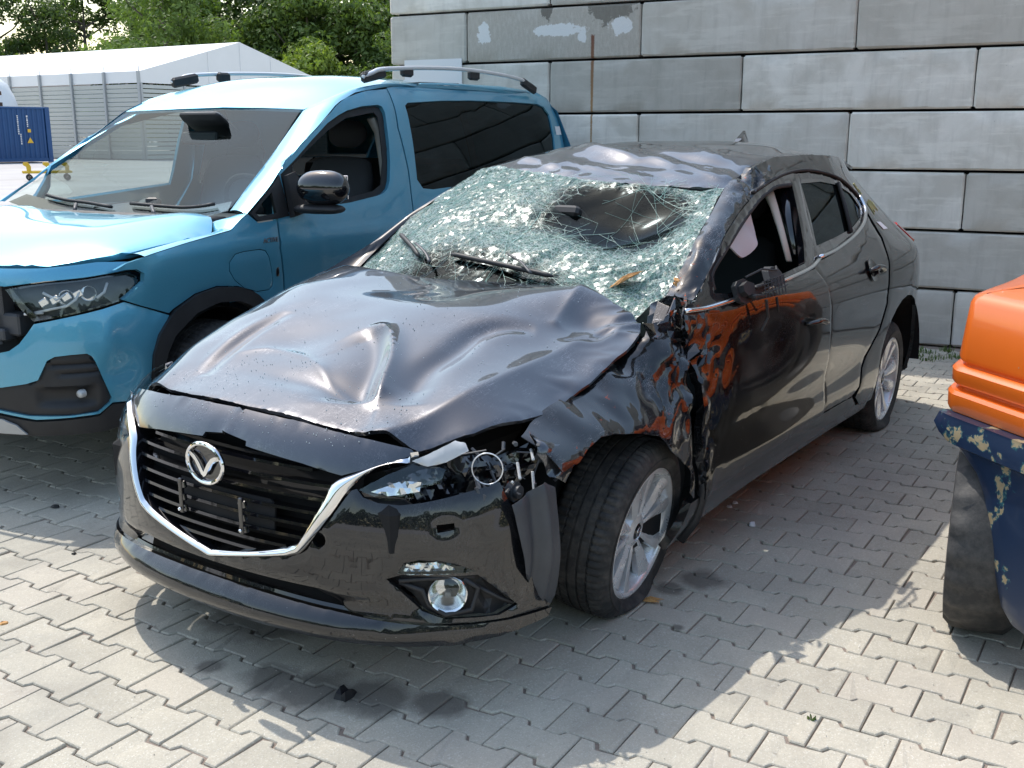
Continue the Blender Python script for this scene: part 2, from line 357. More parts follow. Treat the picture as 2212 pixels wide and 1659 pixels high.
# ---------------- blue van (own frame: x forward from front axle, y left, z up) ----------------
VO=np.array([-0.27893696,-2.36956511,0.]); VT=math.radians(7.5); _vh=np.array([math.cos(VT),math.sin(VT),0]); _vl=np.array([-_vh[1],_vh[0],0])
VPX=[-4.08,-3.97,-3.75,-3.3,-2.0,-1.0,-.4,0,.25,.45,.6]; VPY=[.80,.86,.895,.915,.9275,.9275,.9275,.925,.915,.895,.85]
VZX=[.15,.25,.4,.6,.80,.95,1.0,1.1,1.3,1.5,1.65,1.75,1.85]; VZY=[-.06,-.03,-.005,0,-.006,.0,-.006,-.025,-.062,-.11,-.165,-.235,-.36]
def vside(x,z): return interp(x,VPX,VPY)+interp(z,VZX,VZY)
def VS(x,z): return np.stack(np.broadcast_arrays(x,vside(x,z),z),-1)
def VSr(x,z): return np.stack(np.broadcast_arrays(x,vside(x,z)-.15*np.clip((z-1.0)/.2,0,1)*np.clip((x+2.2)/.8,0,1),z),-1)
_vx=np.array([.885,.882,.873,.853,.81,.745,.66,.54,.40,.25,0]); _vy=np.array([0,.15,.32,.48,.62,.735,.815,.872,.903,.918,.9275])
_vt=np.r_[0,np.cumsum(np.hypot(np.diff(_vx),np.diff(_vy)))]
VFZ=[.15,.22,.30,.42,.60,.75,.88,.96,1.02]; VFI=[.09,.04,.015,.0,.0,.012,.035,.06,.10]
def VF(t,z):
    t=np.asarray(t,float); s=np.sign(t); a=np.abs(t); x=interp(a,_vt,_vx); y=interp(a,_vt,_vy)
    e=1e-3; tx=interp(a+e,_vt,_vx)-interp(a-e,_vt,_vx); ty=interp(a+e,_vt,_vy)-interp(a-e,_vt,_vy); L=np.hypot(tx,ty)
    nx,ny=ty/L,-tx/L; i=interp(z,VFZ,VFI)
    return np.stack(np.broadcast_arrays(x-nx*i,(y-ny*i)*np.where(s==0,1,s),z),-1)
_vhd=TPS([(.80,0,.985),(.78,.3,.975),(.74,.5,.965),(.66,.68,.965),(.38,.82,1.005),(-.08,.80,1.055),(-.28,.76,1.10),(-.28,0,1.10),(-.28,.4,1.105),(.2,0,1.085),(.2,.4,1.085),(.5,0,1.05),(.5,.4,1.045),(.15,.72,1.065),(-.1,.70,1.105),(.45,.68,1.03)]+
 [(.78,-.3,.975),(.74,-.5,.965),(.66,-.68,.965),(.38,-.82,1.005),(-.08,-.80,1.055),(-.28,-.76,1.10),(-.28,-.4,1.105),(.2,-.4,1.085),(.5,-.4,1.045),(.15,-.72,1.065),(-.1,-.70,1.105),(.45,-.68,1.03)])
def VH(x,y): return np.stack(np.broadcast_arrays(x,y,_vhd(x,y)),-1)
_q=[(-.23,.78,1.135),(-.30,.4,1.10),(-.27,0,1.09),(-.62,.70,1.36),(-.68,.35,1.365),(-.70,0,1.365),(-.98,.63,1.60),(-1.06,.3,1.612),(-1.09,0,1.617)]
_vw=TPS(_q+[(a,-b,c) for a,b,c in _q if b])
def VW(x,y): return np.stack(np.broadcast_arrays(x,y,_vw(x,y)),-1)
_q=[(-.98,.63,1.602),(-1.06,.3,1.616),(-1.09,0,1.621),(-1.2,.66,1.672),(-1.2,0,1.69),(-1.4,0,1.765),(-1.4,.4,1.755),(-1.4,.66,1.725),(-1.7,0,1.815),(-1.7,.4,1.805),(-1.7,.68,1.762),(-2.2,0,1.835),(-2.2,.68,1.775),(-2.8,0,1.84),(-2.8,.68,1.78),(-3.6,0,1.81),(-3.6,.66,1.745),(-3.9,0,1.77),(-3.9,.6,1.70)]
_vr=TPS(_q+[(a,-b,c) for a,b,c in _q if b])
def VR(x,y): return np.stack(np.broadcast_arrays(x,y,_vr(x,y)),-1)
FRONT=F
# ================================================================== materials
def paint_black(name,flake=.03,scr=1.0,orange=0.0,metal=.55,cior=1.62):
    m=mat(name,(.012,.013,.018),.30,metal,1,.02,spec=.08); m.node_tree.nodes['Principled BSDF'].inputs['Coat IOR'].default_value=cior; q=N(m); co=q.coord('Object')
    fl=q.voro(co,900); lw=q.noise(co,3,3)
    base=q.mix(q.math('MULTIPLY',fl.outputs['Distance'],1.0,True),(flake*.6,flake*.64,flake*.78),(flake*1.3,flake*1.42,flake*1.75))
    # scratches: stretched noises, thin ridges
    def scratch(rot,sc,th):
        c=q.coord('Object',sc,rot=rot); n_=q.noise(c,1.0,2,.5,.6); d=q.math('ABSOLUTE',q.math('SUBTRACT',n_.outputs[0],.5)); return q.ramp(d,[(0,1),(th,0)])
    s1=scratch((0,0,.5),(6,160,40),.006); s2=scratch((0,0,-.9),(140,9,40),.005); s3=scratch((.3,.2,1.2),(9,220,60),.005)
    msk=q.ramp(q.noise(co,5,4,.6).outputs[0],[(.48,0),(.62,1)])
    s=q.math('MULTIPLY',q.math('MAXIMUM',q.math('MAXIMUM',s1,s2),s3),msk); s=q.math('MULTIPLY',s,.85*scr,True)
    base=q.mix(s,base,(.30,.30,.32))
    if orange:
        om=q.ramp(q.noise(q.coord('Object',(9,9,22),rot=(0,.7,0)),2.2,6,.7,.5).outputs[0],[(.60-orange*.1,0),(.66-orange*.1,1)])
        base=q.mix(om,base,(.42,.07,.018)); q.l(q.math('MULTIPLY_ADD',om,-.55,True),q.b.inputs['Metallic']) if False else None
        rr=q.mix(om,(.34,.34,.34),(.7,.7,.7)); q.l(rr,q.b.inputs['Roughness'])
        q.l(q.math('SUBTRACT',1,om),q.b.inputs['Coat Weight'])
    # dried water spots and dust
    sp=q.voro(co,38); spd=q.ramp(sp.outputs['Distance'],[(.0,1),(.045,1),(.06,0)]); rnd_=q.ramp(q.noise(co,11,2).outputs[0],[(.55,0),(.6,1)])
    base=q.mix(q.math('MULTIPLY',spd,q.math('MULTIPLY',rnd_,.35)),base,(.4,.4,.4))
    dust=q.ramp(lw.outputs[0],[(.45,0),(.85,.012)]); base=q.mix(dust,base,(.35,.33,.31))
    q.l(base,q.b.inputs['Base Color'])
    cr=q.math('ADD',.02,q.math('MULTIPLY',s,.3)); q.l(cr,q.b.inputs['Coat Roughness'])
    q.bump(q.noise(co,1.7,2).outputs[0],.06,.02,'Coat Normal')
    return m
M={}
M['black']=paint_black('black_paint_sky_sheen',.045,1.0,0,.8,1.75)  # bonnet and roof copy, flakes brightened to carry the sky sheen
M['black_front']=paint_black('black_paint_front_shade',.012,.35,0,.4)  # same paint, flakes darkened to stand for the shaded front
M['black_side']=paint_black('black_paint_side_shade',.005,.35,0,.3)  # same paint, darkest flakes to stand for shade on the sides
M['black_scrape']=paint_black('black_paint_scraped_with_orange',.006,1.3,-.45,.3)
M['black_scrape2']=paint_black('black_paint_torn_with_orange',.006,1.5,-.1,.3)
def plastic(name,c,rough=.55,bump=.15,sc=250,spec=.5):
    m=mat(name,c,rough,spec=spec); q=N(m); co=q.coord('Object'); n_=q.noise(co,sc,2); q.bump(n_.outputs[0],bump,.002)
    d=q.ramp(q.noise(co,7,5,.6).outputs[0],[(.4,0),(.8,.35)]); q.l(q.mix(d,c,tuple(min(1,a*1.8+.025) for a in c)),q.b.inputs['Base Color']); return m
M['plastic']=plastic('black_textured_plastic',(.016,.016,.018))
M['plastic_g']=plastic('dark_grey_plastic',(.045,.048,.055),.5)
M['gloss_black']=mat('gloss_black_trim',(.006,.006,.008),.12,coat=1)
M['rubber']=plastic('black_rubber_seal',(.012,.012,.013),.7)
M['dark']=mat('dark_interior_cloth',(.014,.014,.016),.85)
M['seat_grey']=mat('grey_seat_cloth',(.05,.05,.055),.85)
M['darker']=mat('dark_underbody',(.006,.006,.007),.9)
M['chrome']=mat('chrome_trim',(.80,.81,.83),.07,1)
def alloy():
    m=mat('silver_alloy',(.74,.75,.77),.27,.5,coat=.3); q=N(m); co=q.coord('Object'); n_=q.noise(co,14,5,.65)
    q.l(q.ramp(n_.outputs[0],[(.3,.20),(.7,.42)]),q.b.inputs['Roughness']); q.l(q.mix(q.ramp(n_.outputs[0],[(.45,0),(.8,.5)]),(.80,.81,.83),(.42,.40,.38)),q.b.inputs['Base Color']); return m
M['alloy']=alloy(); M['alloy_in']=mat('grey_alloy_barrel',(.22,.22,.23),.45,.5)
M['rust']=mat('brake_disc',(.16,.12,.10),.5,.7)
def tyre_m(name='tyre_rubber',c=(.022,.022,.023),wear=.5):
    m=mat(name,c,.72); q=N(m); co=q.coord('Object'); n_=q.noise(co,16,6,.7)
    q.l(q.mix(q.ramp(n_.outputs[0],[(.42,0),(.75,wear)]),c,(.16,.145,.13)),q.b.inputs['Base Color']); q.bump(q.noise(co,120,3).outputs[0],.3,.003); return m
M['tyre']=tyre_m()
def glass(name,tint=(.85,.9,.88),dark=0,rough=.0,refl=.0):
    m=bpy.data.materials.new(name); m.use_nodes=True; t=m.node_tree; t.nodes.remove(t.nodes['Principled BSDF']); out=t.nodes['Material Output']
    tr=t.nodes.new('ShaderNodeBsdfTransparent'); tr.inputs[0].default_value=(*tint,1); gl=t.nodes.new('ShaderNodeBsdfGlossy'); gl.inputs[0].default_value=(.82,.95,1,1); gl.inputs['Roughness'].default_value=rough
    fr=t.nodes.new('ShaderNodeFresnel'); fr.inputs[0].default_value=1.52; mx=t.nodes.new('ShaderNodeMixShader')
    ad=t.nodes.new('ShaderNodeMath'); ad.operation='MULTIPLY_ADD'; ad.inputs[1].default_value=.5; ad.inputs[2].default_value=refl; ad.use_clamp=True
    t.links.new(fr.outputs[0],ad.inputs[0]); t.links.new(ad.outputs[0],mx.inputs[0]); t.links.new(tr.outputs[0],mx.inputs[1]); t.links.new(gl.outputs[0],mx.inputs[2]); t.links.new(mx.outputs[0],out.inputs[0])
    return m
M['glass_dark']=glass('tinted_window_glass',(.05,.055,.055)); M['glass_clear']=glass('clear_glass',(.80,.88,.86)); M['lens']=glass('clear_lamp_lens',(.88,.9,.9),refl=.04)
M['lens_white']=mat('milky_lamp_lens',(.75,.75,.74),.15,coat=1,**{'Transmission Weight':.35})
M['reflector']=mat('lamp_reflector',(.85,.85,.86),.12,1)
M['red_lens']=mat('red_tail_lens',(.45,.012,.02),.12,coat=1)
M['white_sticker']=mat('white_sticker_print',(.75,.76,.78),.5)
M['cream']=mat('cream_trim',(.48,.45,.39),.6)
M['airbag']=mat('white_airbag_cloth',(.55,.55,.56),.8)
M['chalk']=mat('yellow_chalk_marks',(.42,.42,.20),.9)
def splinter_m():
    m=mat('splintered_wood',(.50,.24,.08),.8); q=N(m); c=q.coord('Object',(8,60,60)); n_=q.noise(c,3,5,.6)
    q.l(q.mix(n_.outputs[0],(.26,.10,.03),(.72,.42,.16)),q.b.inputs['Base Color']); return m
M['wood']=splinter_m()
# shattered laminated windscreen: clear where whole, milky green where crushed, crack lines in the sheet itself
def shatter():
    m=bpy.data.materials.new('shattered_windscreen_glass'); m.use_nodes=True; q=N(m); t=q.t; b=q.b; out=t.nodes['Material Output']; co=q.coord('Object')
    at=q.n('Attribute',attribute_name='crush'); crush=at.outputs['Fac']
    wv=q.noise(co,9,3); dv=q.mix(.06,co,wv.outputs['Color'])
    big=q.voro(dv,9,'DISTANCE_TO_EDGE'); mid=q.voro(dv,26,'DISTANCE_TO_EDGE'); fine=q.voro(co,90,'DISTANCE_TO_EDGE')
    lb=q.ramp(big.outputs['Distance'],[(0,1),(.008,.9),(.016,0)]); lm=q.ramp(mid.outputs['Distance'],[(0,1),(.03,.6),(.055,0)]); lf=q.ramp(fine.outputs['Distance'],[(0,1),(.09,.5),(.18,0)])
    pm=q.ramp(q.math('ADD',crush,q.math('MULTIPLY',q.noise(co,14,4,.6).outputs[0],.7)),[(.52,0),(.72,1)])
    pf=q.ramp(q.math('ADD',crush,q.math('MULTIPLY',q.noise(co,22,5,.65).outputs[0],.7)),[(.62,0),(.95,1)])
    pb=q.ramp(q.math('ADD',crush,q.noise(co,6,3).outputs[0]),[(.58,0),(.85,1)])
    fac=q.math('MAXIMUM',q.math('MULTIPLY',lb,q.math('MULTIPLY',pb,.62)),q.math('MAXIMUM',q.math('MULTIPLY',lm,q.math('MULTIPLY',pm,.60)),q.math('MULTIPLY',q.math('ADD',q.math('MULTIPLY',lf,.5),.30),pf)),True)
    # facets: each cell tilted a little so it glints on its own
    cell=q.voro(co,60); sub=q.n('VectorMath',operation='SUBTRACT'); q.l(cell.outputs['Color'],sub.inputs[0]); sub.inputs[1].default_value=(.5,.5,.5)
    scl=q.n('VectorMath',operation='SCALE'); q.l(sub.outputs[0],scl.inputs[0]); q.l(q.math('MULTIPLY',crush,.35),scl.inputs['Scale'])
    t.nodes[-1] if False else None
    geo=q.n('NewGeometry'); add=q.n('VectorMath',operation='ADD'); q.l(geo.outputs['Normal'],add.inputs[0]); q.l(scl.outputs[0],add.inputs[1]); nrm=q.n('VectorMath',operation='NORMALIZE'); q.l(add.outputs[0],nrm.inputs[0])
    tr=q.n('BsdfTransparent'); tr.inputs[0].default_value=(.42,.55,.54,1)
    gl=q.n('BsdfGlossy'); gl.inputs[0].default_value=(.80,.94,1,1); gl.inputs['Roughness'].default_value=.10; q.l(nrm.outputs[0],gl.inputs['Normal'])
    fr=q.n('Fresnel'); fr.inputs[0].default_value=1.5
    m1=q.n('MixShader'); q.l(q.math('MULTIPLY',fr.outputs[0],.36,True),m1.inputs[0]); q.l(tr.outputs[0],m1.inputs[1]); q.l(gl.outputs[0],m1.inputs[2])
    q.l(q.mix(q.ramp(q.noise(co,70,3,.6).outputs[0],[(.42,0),(.62,1)]),(.26,.47,.40),(.74,.88,.82)),b.inputs['Base Color']); b.inputs['Roughness'].default_value=.26; b.inputs['Coat Weight'].default_value=.3; b.inputs['Transmission Weight'].default_value=0; q.l(nrm.outputs[0],b.inputs['Normal']); q.l(nrm.outputs[0],b.inputs['Coat Normal'])
    tl=q.n('BsdfTranslucent'); tl.inputs[0].default_value=(.50,.78,.68,1); m0=q.n('MixShader'); m0.inputs[0].default_value=.35; q.l(b.outputs[0],m0.inputs[1]); q.l(tl.outputs[0],m0.inputs[2])
    m2=q.n('MixShader'); q.l(fac,m2.inputs[0]); q.l(m1.outputs[0],m2.inputs[1]); q.l(m0.outputs[0],m2.inputs[2]); q.l(m2.outputs[0],out.inputs[0])
    return m
M['shatter']=shatter()
# ================================================================== crashed black hatchback
CAR=thing('crashed_car','crashed black hatchback with shattered windscreen, dented bonnet and flat front tyre','car')
def pan(name,fn,ol,m,out,parent_=None,**k): return panel(name,fn,ol,m,parent_ or CAR,out=out,**k)
Lf=(0,1,0)
mirS=lambda x,z: S0(x,z)
def gm(x,z,*a): return G(x,z,*a)
# side crumple (metres along the surface normal)
def fender_d(x,z):
    w=np.clip((z-.55)/.2,0,1)*np.clip(1.15-np.abs(x+.20)/.42,0,1)+.9*G(x,z,-.30,.70,.12,.25)
    return .020*w*facet(x,z,.105,1)+.012*w*facet(x,z,.045,2)+.010*np.clip((z-.6)/.1,0,1)*smn(x,z,.06,3)
def door_d(x,z):
    w=1.1*G(x,z,-.44,.80,.15,.18)+.5*G(x,z,-.40,.55,.05,.3)+.15*G(x,z,-.75,.92,.2,.05)
    return .016*w*facet(x,z,.085,4)+.010*w*facet(x,z,.035,5)+.0035*G(x,z,-.85,.75,.30,.14)*smn(x,z,.10,6)
door_o=[(-.395,.911),(-.522,.908),(-.677,.915),(-.956,.930),(-1.165,.943),(-1.45,.955),(-1.503,.891),(-1.526,.817),(-1.538,.67),(-1.548,.569),(-1.556,.453),(-1.54,.346),(-1.173,.335),(-.873,.328),(-.564,.317),(-.382,.304),(-.364,.445),(-.367,.552),(-.394,.651),(-.412,.729),(-.402,.801),(-.387,.865)]
fender_o=[(.26,.739),(.124,.76),(-.016,.785),(-.132,.806),(-.19,.825),(-.25,.858),(-.277,.889),(-.385,.925),(-.383,.80),(-.345,.66),(-.292,.436),(-.30,.33),(-.262,.36),(-.281,.43),(-.202,.485),(-.114,.539),(-.063,.597),(.057,.632),(.158,.652),(.225,.656),(.292,.642),(.36,.618),(.44,.61),(.46,.66),(.47,.705),(.40,.722),(.33,.732)]
rdoor_o=[(-1.46,.972),(-1.752,.990),(-2.042,1.023),(-2.226,1.058),(-2.35,1.092),(-2.425,1.12),(-2.452,1.0),(-2.402,.92),(-2.365,.854),(-2.34,.741),(-2.34,.708),(-2.258,.602),(-2.149,.530),(-2.088,.496),(-2.052,.45),(-2.027,.366),(-1.936,.338),(-1.56,.346),(-1.57,.453),(-1.555,.57),(-1.545,.67),(-1.534,.817),(-1.512,.895)]
def arc(cx,cz,r,a0,a1,n=14): return [(cx+r*math.cos(math.radians(a0+(a1-a0)*i/n)),cz+r*math.sin(math.radians(a0+(a1-a0)*i/n))) for i in range(n+1)]
quarter_o=[(-1.36,1.292),(-1.408,1.295),(-1.587,1.317),(-1.762,1.330),(-1.926,1.330),(-2.115,1.311),(-2.292,1.275),(-2.40,1.228),(-2.46,1.18),(-2.475,1.0),(-2.413,.92),(-2.376,.854),(-2.352,.741),(-2.35,.702),(-2.268,.594),(-2.155,.520),(-2.098,.486),(-2.062,.445),(-2.037,.362),(-1.99,.322),(-2.10,.26),(-2.283,.25)]+arc(-2.68,.31,.395,0,180)[1:]+[(-3.09,.24),(-3.38,.24),(-3.44,.5),(-3.45,.75),(-3.40,.93),(-3.33,1.02),(-3.22,1.15),(-3.12,1.26),(-3.0,1.325),(-2.8,1.352),(-2.4,1.380),(-2.0,1.393),(-1.6,1.388),(-1.38,1.36)]
frame_out=[(-.40,.935),(-.482,.938),(-.615,1.028),(-.803,1.134),(-.985,1.196),(-1.205,1.254),(-1.408,1.288),(-1.587,1.310),(-1.70,1.318),(-1.755,1.314),(-1.742,1.29),(-1.643,1.165),(-1.579,1.066),(-1.494,.985),(-1.45,.962),(-1.165,.950),(-.956,.937),(-.677,.922),(-.522,.915)]
frame_in=[(-.649,1.030),(-.608,.955),(-.688,.945),(-.968,.958),(-1.377,.983),(-1.458,1.053),(-1.541,1.158),(-1.635,1.277),(-1.471,1.275),(-1.366,1.259),(-1.227,1.232),(-.934,1.147)]
fo=pan('front_fender',S,fender_o,M['black_scrape'],Lf,cell=.012,disp=fender_d,thick=.006,angle=32); tag(fo,'crumpled fender torn away from its headlight and scraped orange')
fd=pan('front_door',S,door_o,M['black_side'],Lf,cell=.014,disp=door_d,thick=.03,angle=36,lift=.006); tag(fd,'buckled front door streaked with scrapes')
pan('window_frame',S,frame_out,M['gloss_black'],Lf,holes=[frame_in],cell=.02,thick=.03,lift=.004)
rd=pan('rear_door',S,rdoor_o,M['black_side'],Lf,cell=.03,thick=.03,lift=-.003)
pan('quarter_panel',S,quarter_o,M['black_side'],Lf,cell=.03,thick=.02)
rframe_o=[(-1.515,.992),(-1.655,1.165),(-1.765,1.318),(-1.93,1.320),(-2.115,1.300),(-2.29,1.264),(-2.395,1.218),(-2.445,1.175),(-2.425,1.128),(-2.35,1.10),(-2.226,1.066),(-2.042,1.031),(-1.752,.998)]
rframe_i=[(-1.60,1.035),(-1.68,1.150),(-1.755,1.278),(-2.0,1.277),(-2.19,1.256),(-2.34,1.212),(-2.38,1.15),(-2.31,1.108),(-2.10,1.068),(-1.82,1.047)]
pan('rear_window_frame',S,rframe_o,M['gloss_black'],Lf,holes=[rframe_i],cell=.025,thick=.02,lift=-.002)
pan('rear_door_glass',S,rframe_i,M['glass_dark'],Lf,cell=.06,thick=0,lift=-.010,soft=0)
mb=MB(); mb.tube([tuple(S(-2.205,1.262)),tuple(S(-2.14,1.16)),tuple(S(-2.065,1.055))],.010,6); mb.obj('window_divider',M['rubber'],CAR,True)
def S3(x,z,d=0):
    e=1e-3; q=S(x,z); n=np.cross(S(x,z+e)-q,S(x+e,z)-q); n/=np.linalg.norm(n)
    if n[1]<0: n=-n
    return q+n*d
def swept(name,pts,fn,w,h,m,lift=.006,sm=4):
    P=[fn(a,b,lift) for a,b in spline(pts,sm)]; mb=MB(); mb.tube(P,w/2,8,squash=h/w if w else 1); return mb.obj(name,m,CAR,True)
swept('belt_trim',[(-.40,.918),(-.522,.913),(-.677,.920),(-.956,.935),(-1.165,.948),(-1.40,.962),(-1.53,.985)],S3,.017,.017,M['chrome'],.010)
swept('rear_belt_trim',[(-1.545,.990),(-1.752,1.000),(-2.042,1.033),(-2.226,1.068),(-2.35,1.104),(-2.425,1.14),(-2.448,1.19)],S3,.018,.018,M['chrome'],.006)
swept('roof_seal',[(-1.20,1.262),(-1.408,1.293),(-1.587,1.316),(-1.762,1.327),(-1.926,1.326),(-2.115,1.307),(-2.292,1.271),(-2.40,1.224),(-2.455,1.18)],S3,.014,.014,M['rubber'],0)
# window weather strip of the front door, edge of the opening
swept('window_seal',[(-.62,.965),(-.649,1.030),(-.934,1.147),(-1.227,1.232),(-1.366,1.259),(-1.471,1.275),(-1.635,1.277)],S3,.02,.02,M['rubber'],-.006)
# sill
sill_o=[(-.24,.15),(-.30,.31),(-.9,.318),(-1.54,.335),(-1.96,.328),(-2.06,.265),(-2.26,.25),(-2.27,.20),(-1.8,.212),(-.9,.215),(-.45,.20)]
pan('sill',S,sill_o,M['black_side'],Lf,cell=.04,thick=.03,lift=-.008)
# door handles: scooped cup + bar
def handle(x,z,body,nm='door_handle'):
    ol=spline([(x-.055,z),(x-.02,z+.042),(x+.04,z+.04),(x+.07,z),(x+.03,z-.045),(x-.03,z-.045)],5,True)
    cup=panel('handle_cup',S,ol,M['gloss_black'],body,out=Lf,cell=.014,thick=0,soft=0,lift=.008,disp=lambda u,v:-.016*G(u,v,x,z,.045,.035)); cup.parent=body
    P=[S3(x+.095-.02*i,z+.002+.014*math.sin(i/9*math.pi)-.02*i/9,.008+.026*math.sin(min(1,i/2)*math.pi/2)*math.sin(min(1,(9-i)/2)*math.pi/2)) for i in range(10)]
    mb=MB(); mb.tube(P,[.010,.014,.016,.017,.017,.017,.017,.016,.014,.010],8,squash=.7); mb.obj(nm,M['black_side'],body,True)
handle(-1.34,.765,fd); handle(-2.13,.885,rd)
# front body: roof, bonnet, windscreen
roof_o=[(-1.05,0),(-1.052,.22),(-1.072,.45),(-1.112,.575),(-1.22,.572),(-1.36,.562),(-1.6,.578),(-2.0,.577),(-2.4,.562),(-2.8,.478),(-3.05,.425),(-3.26,.40),(-3.30,0),(-3.26,-.40),(-3.05,-.425),(-2.8,-.478),(-2.4,-.562),(-2.0,-.577),(-1.6,-.585),(-1.18,-.598),(-1.12,-.40),(-1.075,-.15)]
def roof_d(x,y):
    w=np.clip((x+1.75)/.3,0,1); return w*(.004*facet(x,y,.20,8)+.0022*smn(x,y,.05,2))
pan('roof',Rf,roof_o,M['black'],(0,0,1),cell=.022,disp=roof_d,thick=.02,angle=60,soft=.004)
hood_o=[(.684,.537),(.735,.40),(.765,.25),(.775,0),(.765,-.25),(.745,-.38),(.705,-.52),(.62,-.62),(.5,-.675),(.3,-.725),(0,-.755),(-.25,-.77),(-.36,-.765),(-.31,-.6),(-.30,-.5),(-.35,-.21),(-.40,-.02),(-.442,.245),(-.40,.368),(-.369,.5),(-.341,.596),(-.31,.655),(-.24,.69),(-.131,.705),(.024,.704),(.1,.708),(.194,.70),(.287,.705),(.423,.685),(.564,.630)]
def hood_d(x,y):
    w=G(x,y,-.26,.62,.16,.12)+.5*G(x,y,.1,.68,.3,.05)
    return .014*w*facet(x,y,.07,11)+.0005*smn(x,y,.05,4)+.0012*smn(x,y,.14,9)
pan('bonnet',Hd,hood_o,M['black'],(0,0,1),cell=.011,disp=hood_d,thick=.012,angle=50,soft=.0015)
ws_o=[(-1.045,0),(-1.047,.22),(-1.068,.46),(-1.105,.580),(-.90,.618),(-.70,.650),(-.592,.655),(-.50,.652),(-.44,.62),(-.36,.60),(-.30,.5),(-.30,.2),(-.30,-.1),(-.34,-.40),(-.44,-.66),(-.50,-.745),(-.62,-.735),(-.80,-.69),(-1.02,-.625),(-1.165,-.590),(-1.11,-.40),(-1.07,-.15)]
def ws_d(x,y):
    c=crushf(x,y); return (.006*c+.0008)*facet(x,y,.055,21)+.004*c*facet(x,y,.022,22)+.004*smn(x,y,.09,3)
def crushf(x,y):
    "how finely crushed the sheet is, 0..1"
    s_=np.clip(1-(.64-y+(-.2)*(x+.6)*0)/.20,0,1)              # along the left pillar
    e=.95*s_+.75*np.clip(1-(y+.70)/.42,0,1)*np.clip(1.2-np.abs(x+.85)/.45,0,1)+.65*np.clip(1-np.abs(x+1.10)/.13,0,1)+.75*G(x,y,-.92,-.28,.17,.26)+.55*G(x,y,-.62,-.05,.12,.42)+.6*G(x,y,-.42,.52,.16,.16)+.55*G(x,y,-.50,-.62,.15,.2)+.45*G(x,y,-.55,.40,.10,.25)
    e=e+.15-.60*G(x,y,-.86,.28,.12,.24)
    return np.clip(e,0,1)
ws=pan('windscreen',Ws,ws_o,M['shatter'],(0,0,1),cell=.014,disp=ws_d,thick=0,angle=12,soft=0)
vv=np.array([v.co[:] for v in ws.data.vertices]); at=ws.data.attributes.new('crush','FLOAT','POINT'); at.data.foreach_set('value',crushf(vv[:,0],vv[:,1]).astype(np.float32))
# long crack lines standing proud of the sheet
mb=MB(); cr=random.Random(5)
def ws3(x,y,d=.004): return (x,y,float(wsz(x,y))+d)
def crackline(x,y,a,L,step=.03,r=.0006,br=.3,dep=0):
    P=[]
    for i in range(int(L/step)):
        if not(-1.10+.06*abs(y)*-1<x<-.36 and np.interp(x,[-1.16,-1.0,-.8,-.62,-.5],[-.56,-.61,-.67,-.72,-.72])<y<np.interp(x,[-1.1,-.9,-.7,-.5,-.36],[.57,.605,.635,.64,.585])): break
        P.append(ws3(x,y,.003+float(ws_d(np.array(x),np.array(y))))); a+=cr.uniform(-.09,.09); x+=step*math.cos(a); y+=step*math.sin(a)
        if dep<3 and cr.random()<br: crackline(x,y,a+cr.choice([-1,1])*cr.uniform(.4,1.1),L*cr.uniform(.25,.6),step,r*.8,br*.7,dep+1)
    if len(P)>1: mb.tube(P,r,3,cap=False)
for (cx,cy,n_) in [(-.95,-.30,20),(-.62,.57,12),(-1.03,.30,6),(-.60,-.05,6),(-.85,.60,6),(-.5,-.6,6)]:
    for i in range(n_): crackline(cx,cy,i*2*math.pi/n_+cr.uniform(-.2,.2),cr.uniform(.15,.75),r=cr.choice([.0004,.0005,.0006,.0009]))
M['crackline']=mat('broken_glass_edges',(.36,.58,.51),.45)
o=mb.obj('crack_lines',M['crackline'],ws); o['kind']='stuff'
# pillars as lofts
def resamp(P,n):
    P=np.array(P,float); d=np.r_[0,np.cumsum(np.linalg.norm(np.diff(P,axis=0),axis=1))]; t=np.linspace(0,d[-1],n); return np.stack([np.interp(t,d,P[:,i]) for i in range(3)],-1)
def loft(name,A,B,m,parent,n=40,k=8,bulge=.01,disp=None,angle=40,out=(0,1,0)):
    A=resamp(A,n);B=resamp(B,n); V=[]
    for i in range(n):
        t0=A[min(i+1,n-1)]-A[max(i-1,0)]; nr=np.cross(t0,B[i]-A[i]); nr/=np.linalg.norm(nr)+1e-9
        if nr@np.array(out)<0: nr=-nr
        for j in range(k+1):
            s_=j/k; d=bulge*4*s_*(1-s_)
            if disp is not None: d+=disp(i/(n-1),s_)
            V.append(A[i]*(1-s_)+B[i]*s_+nr*d)
    V=np.array(V); F=[(i*(k+1)+j,i*(k+1)+j+1,(i+1)*(k+1)+j+1,(i+1)*(k+1)+j) for i in range(n-1) for j in range(k)]
    a,b,c=V[F[0][0]],V[F[0][1]],V[F[0][3]]
    if np.cross(b-a,c-a)@np.array(out)<0: F=[f[::-1] for f in F]
    return mk(name,V,F,m,parent,True,angle)
A3=[(-.36,.655,.90)]+[tuple(np.array(ws3(a,b,.008))) for a,b in [(-.44,.625),(-.50,.657),(-.592,.66),(-.70,.655),(-.90,.623),(-1.105,.585)]]+[(a,b,float(roofz(a,b))) for a,b in [(-1.22,.570),(-1.36,.560),(-1.5,.57)]]
B3=[tuple(S3(a,b)) for a,b in [(-.36,.91),(-.40,.935),(-.482,.940),(-.615,1.030),(-.803,1.136),(-.985,1.198),(-1.205,1.256),(-1.408,1.290),(-1.5,1.30)]]
def pil_d(t,s_):
    w=1.0*math.exp(-((t-.80)/.13)**2)+.55*math.exp(-((t-.1)/.2)**2)+.12
    return w*(.020*float(facet(t*1.2,s_*.14,.05,31))+.008*float(facet(t*1.2,s_*.14,.02,32)))-.022*math.exp(-((t-.82)/.06)**2)*math.exp(-((s_-.55)/.3)**2)
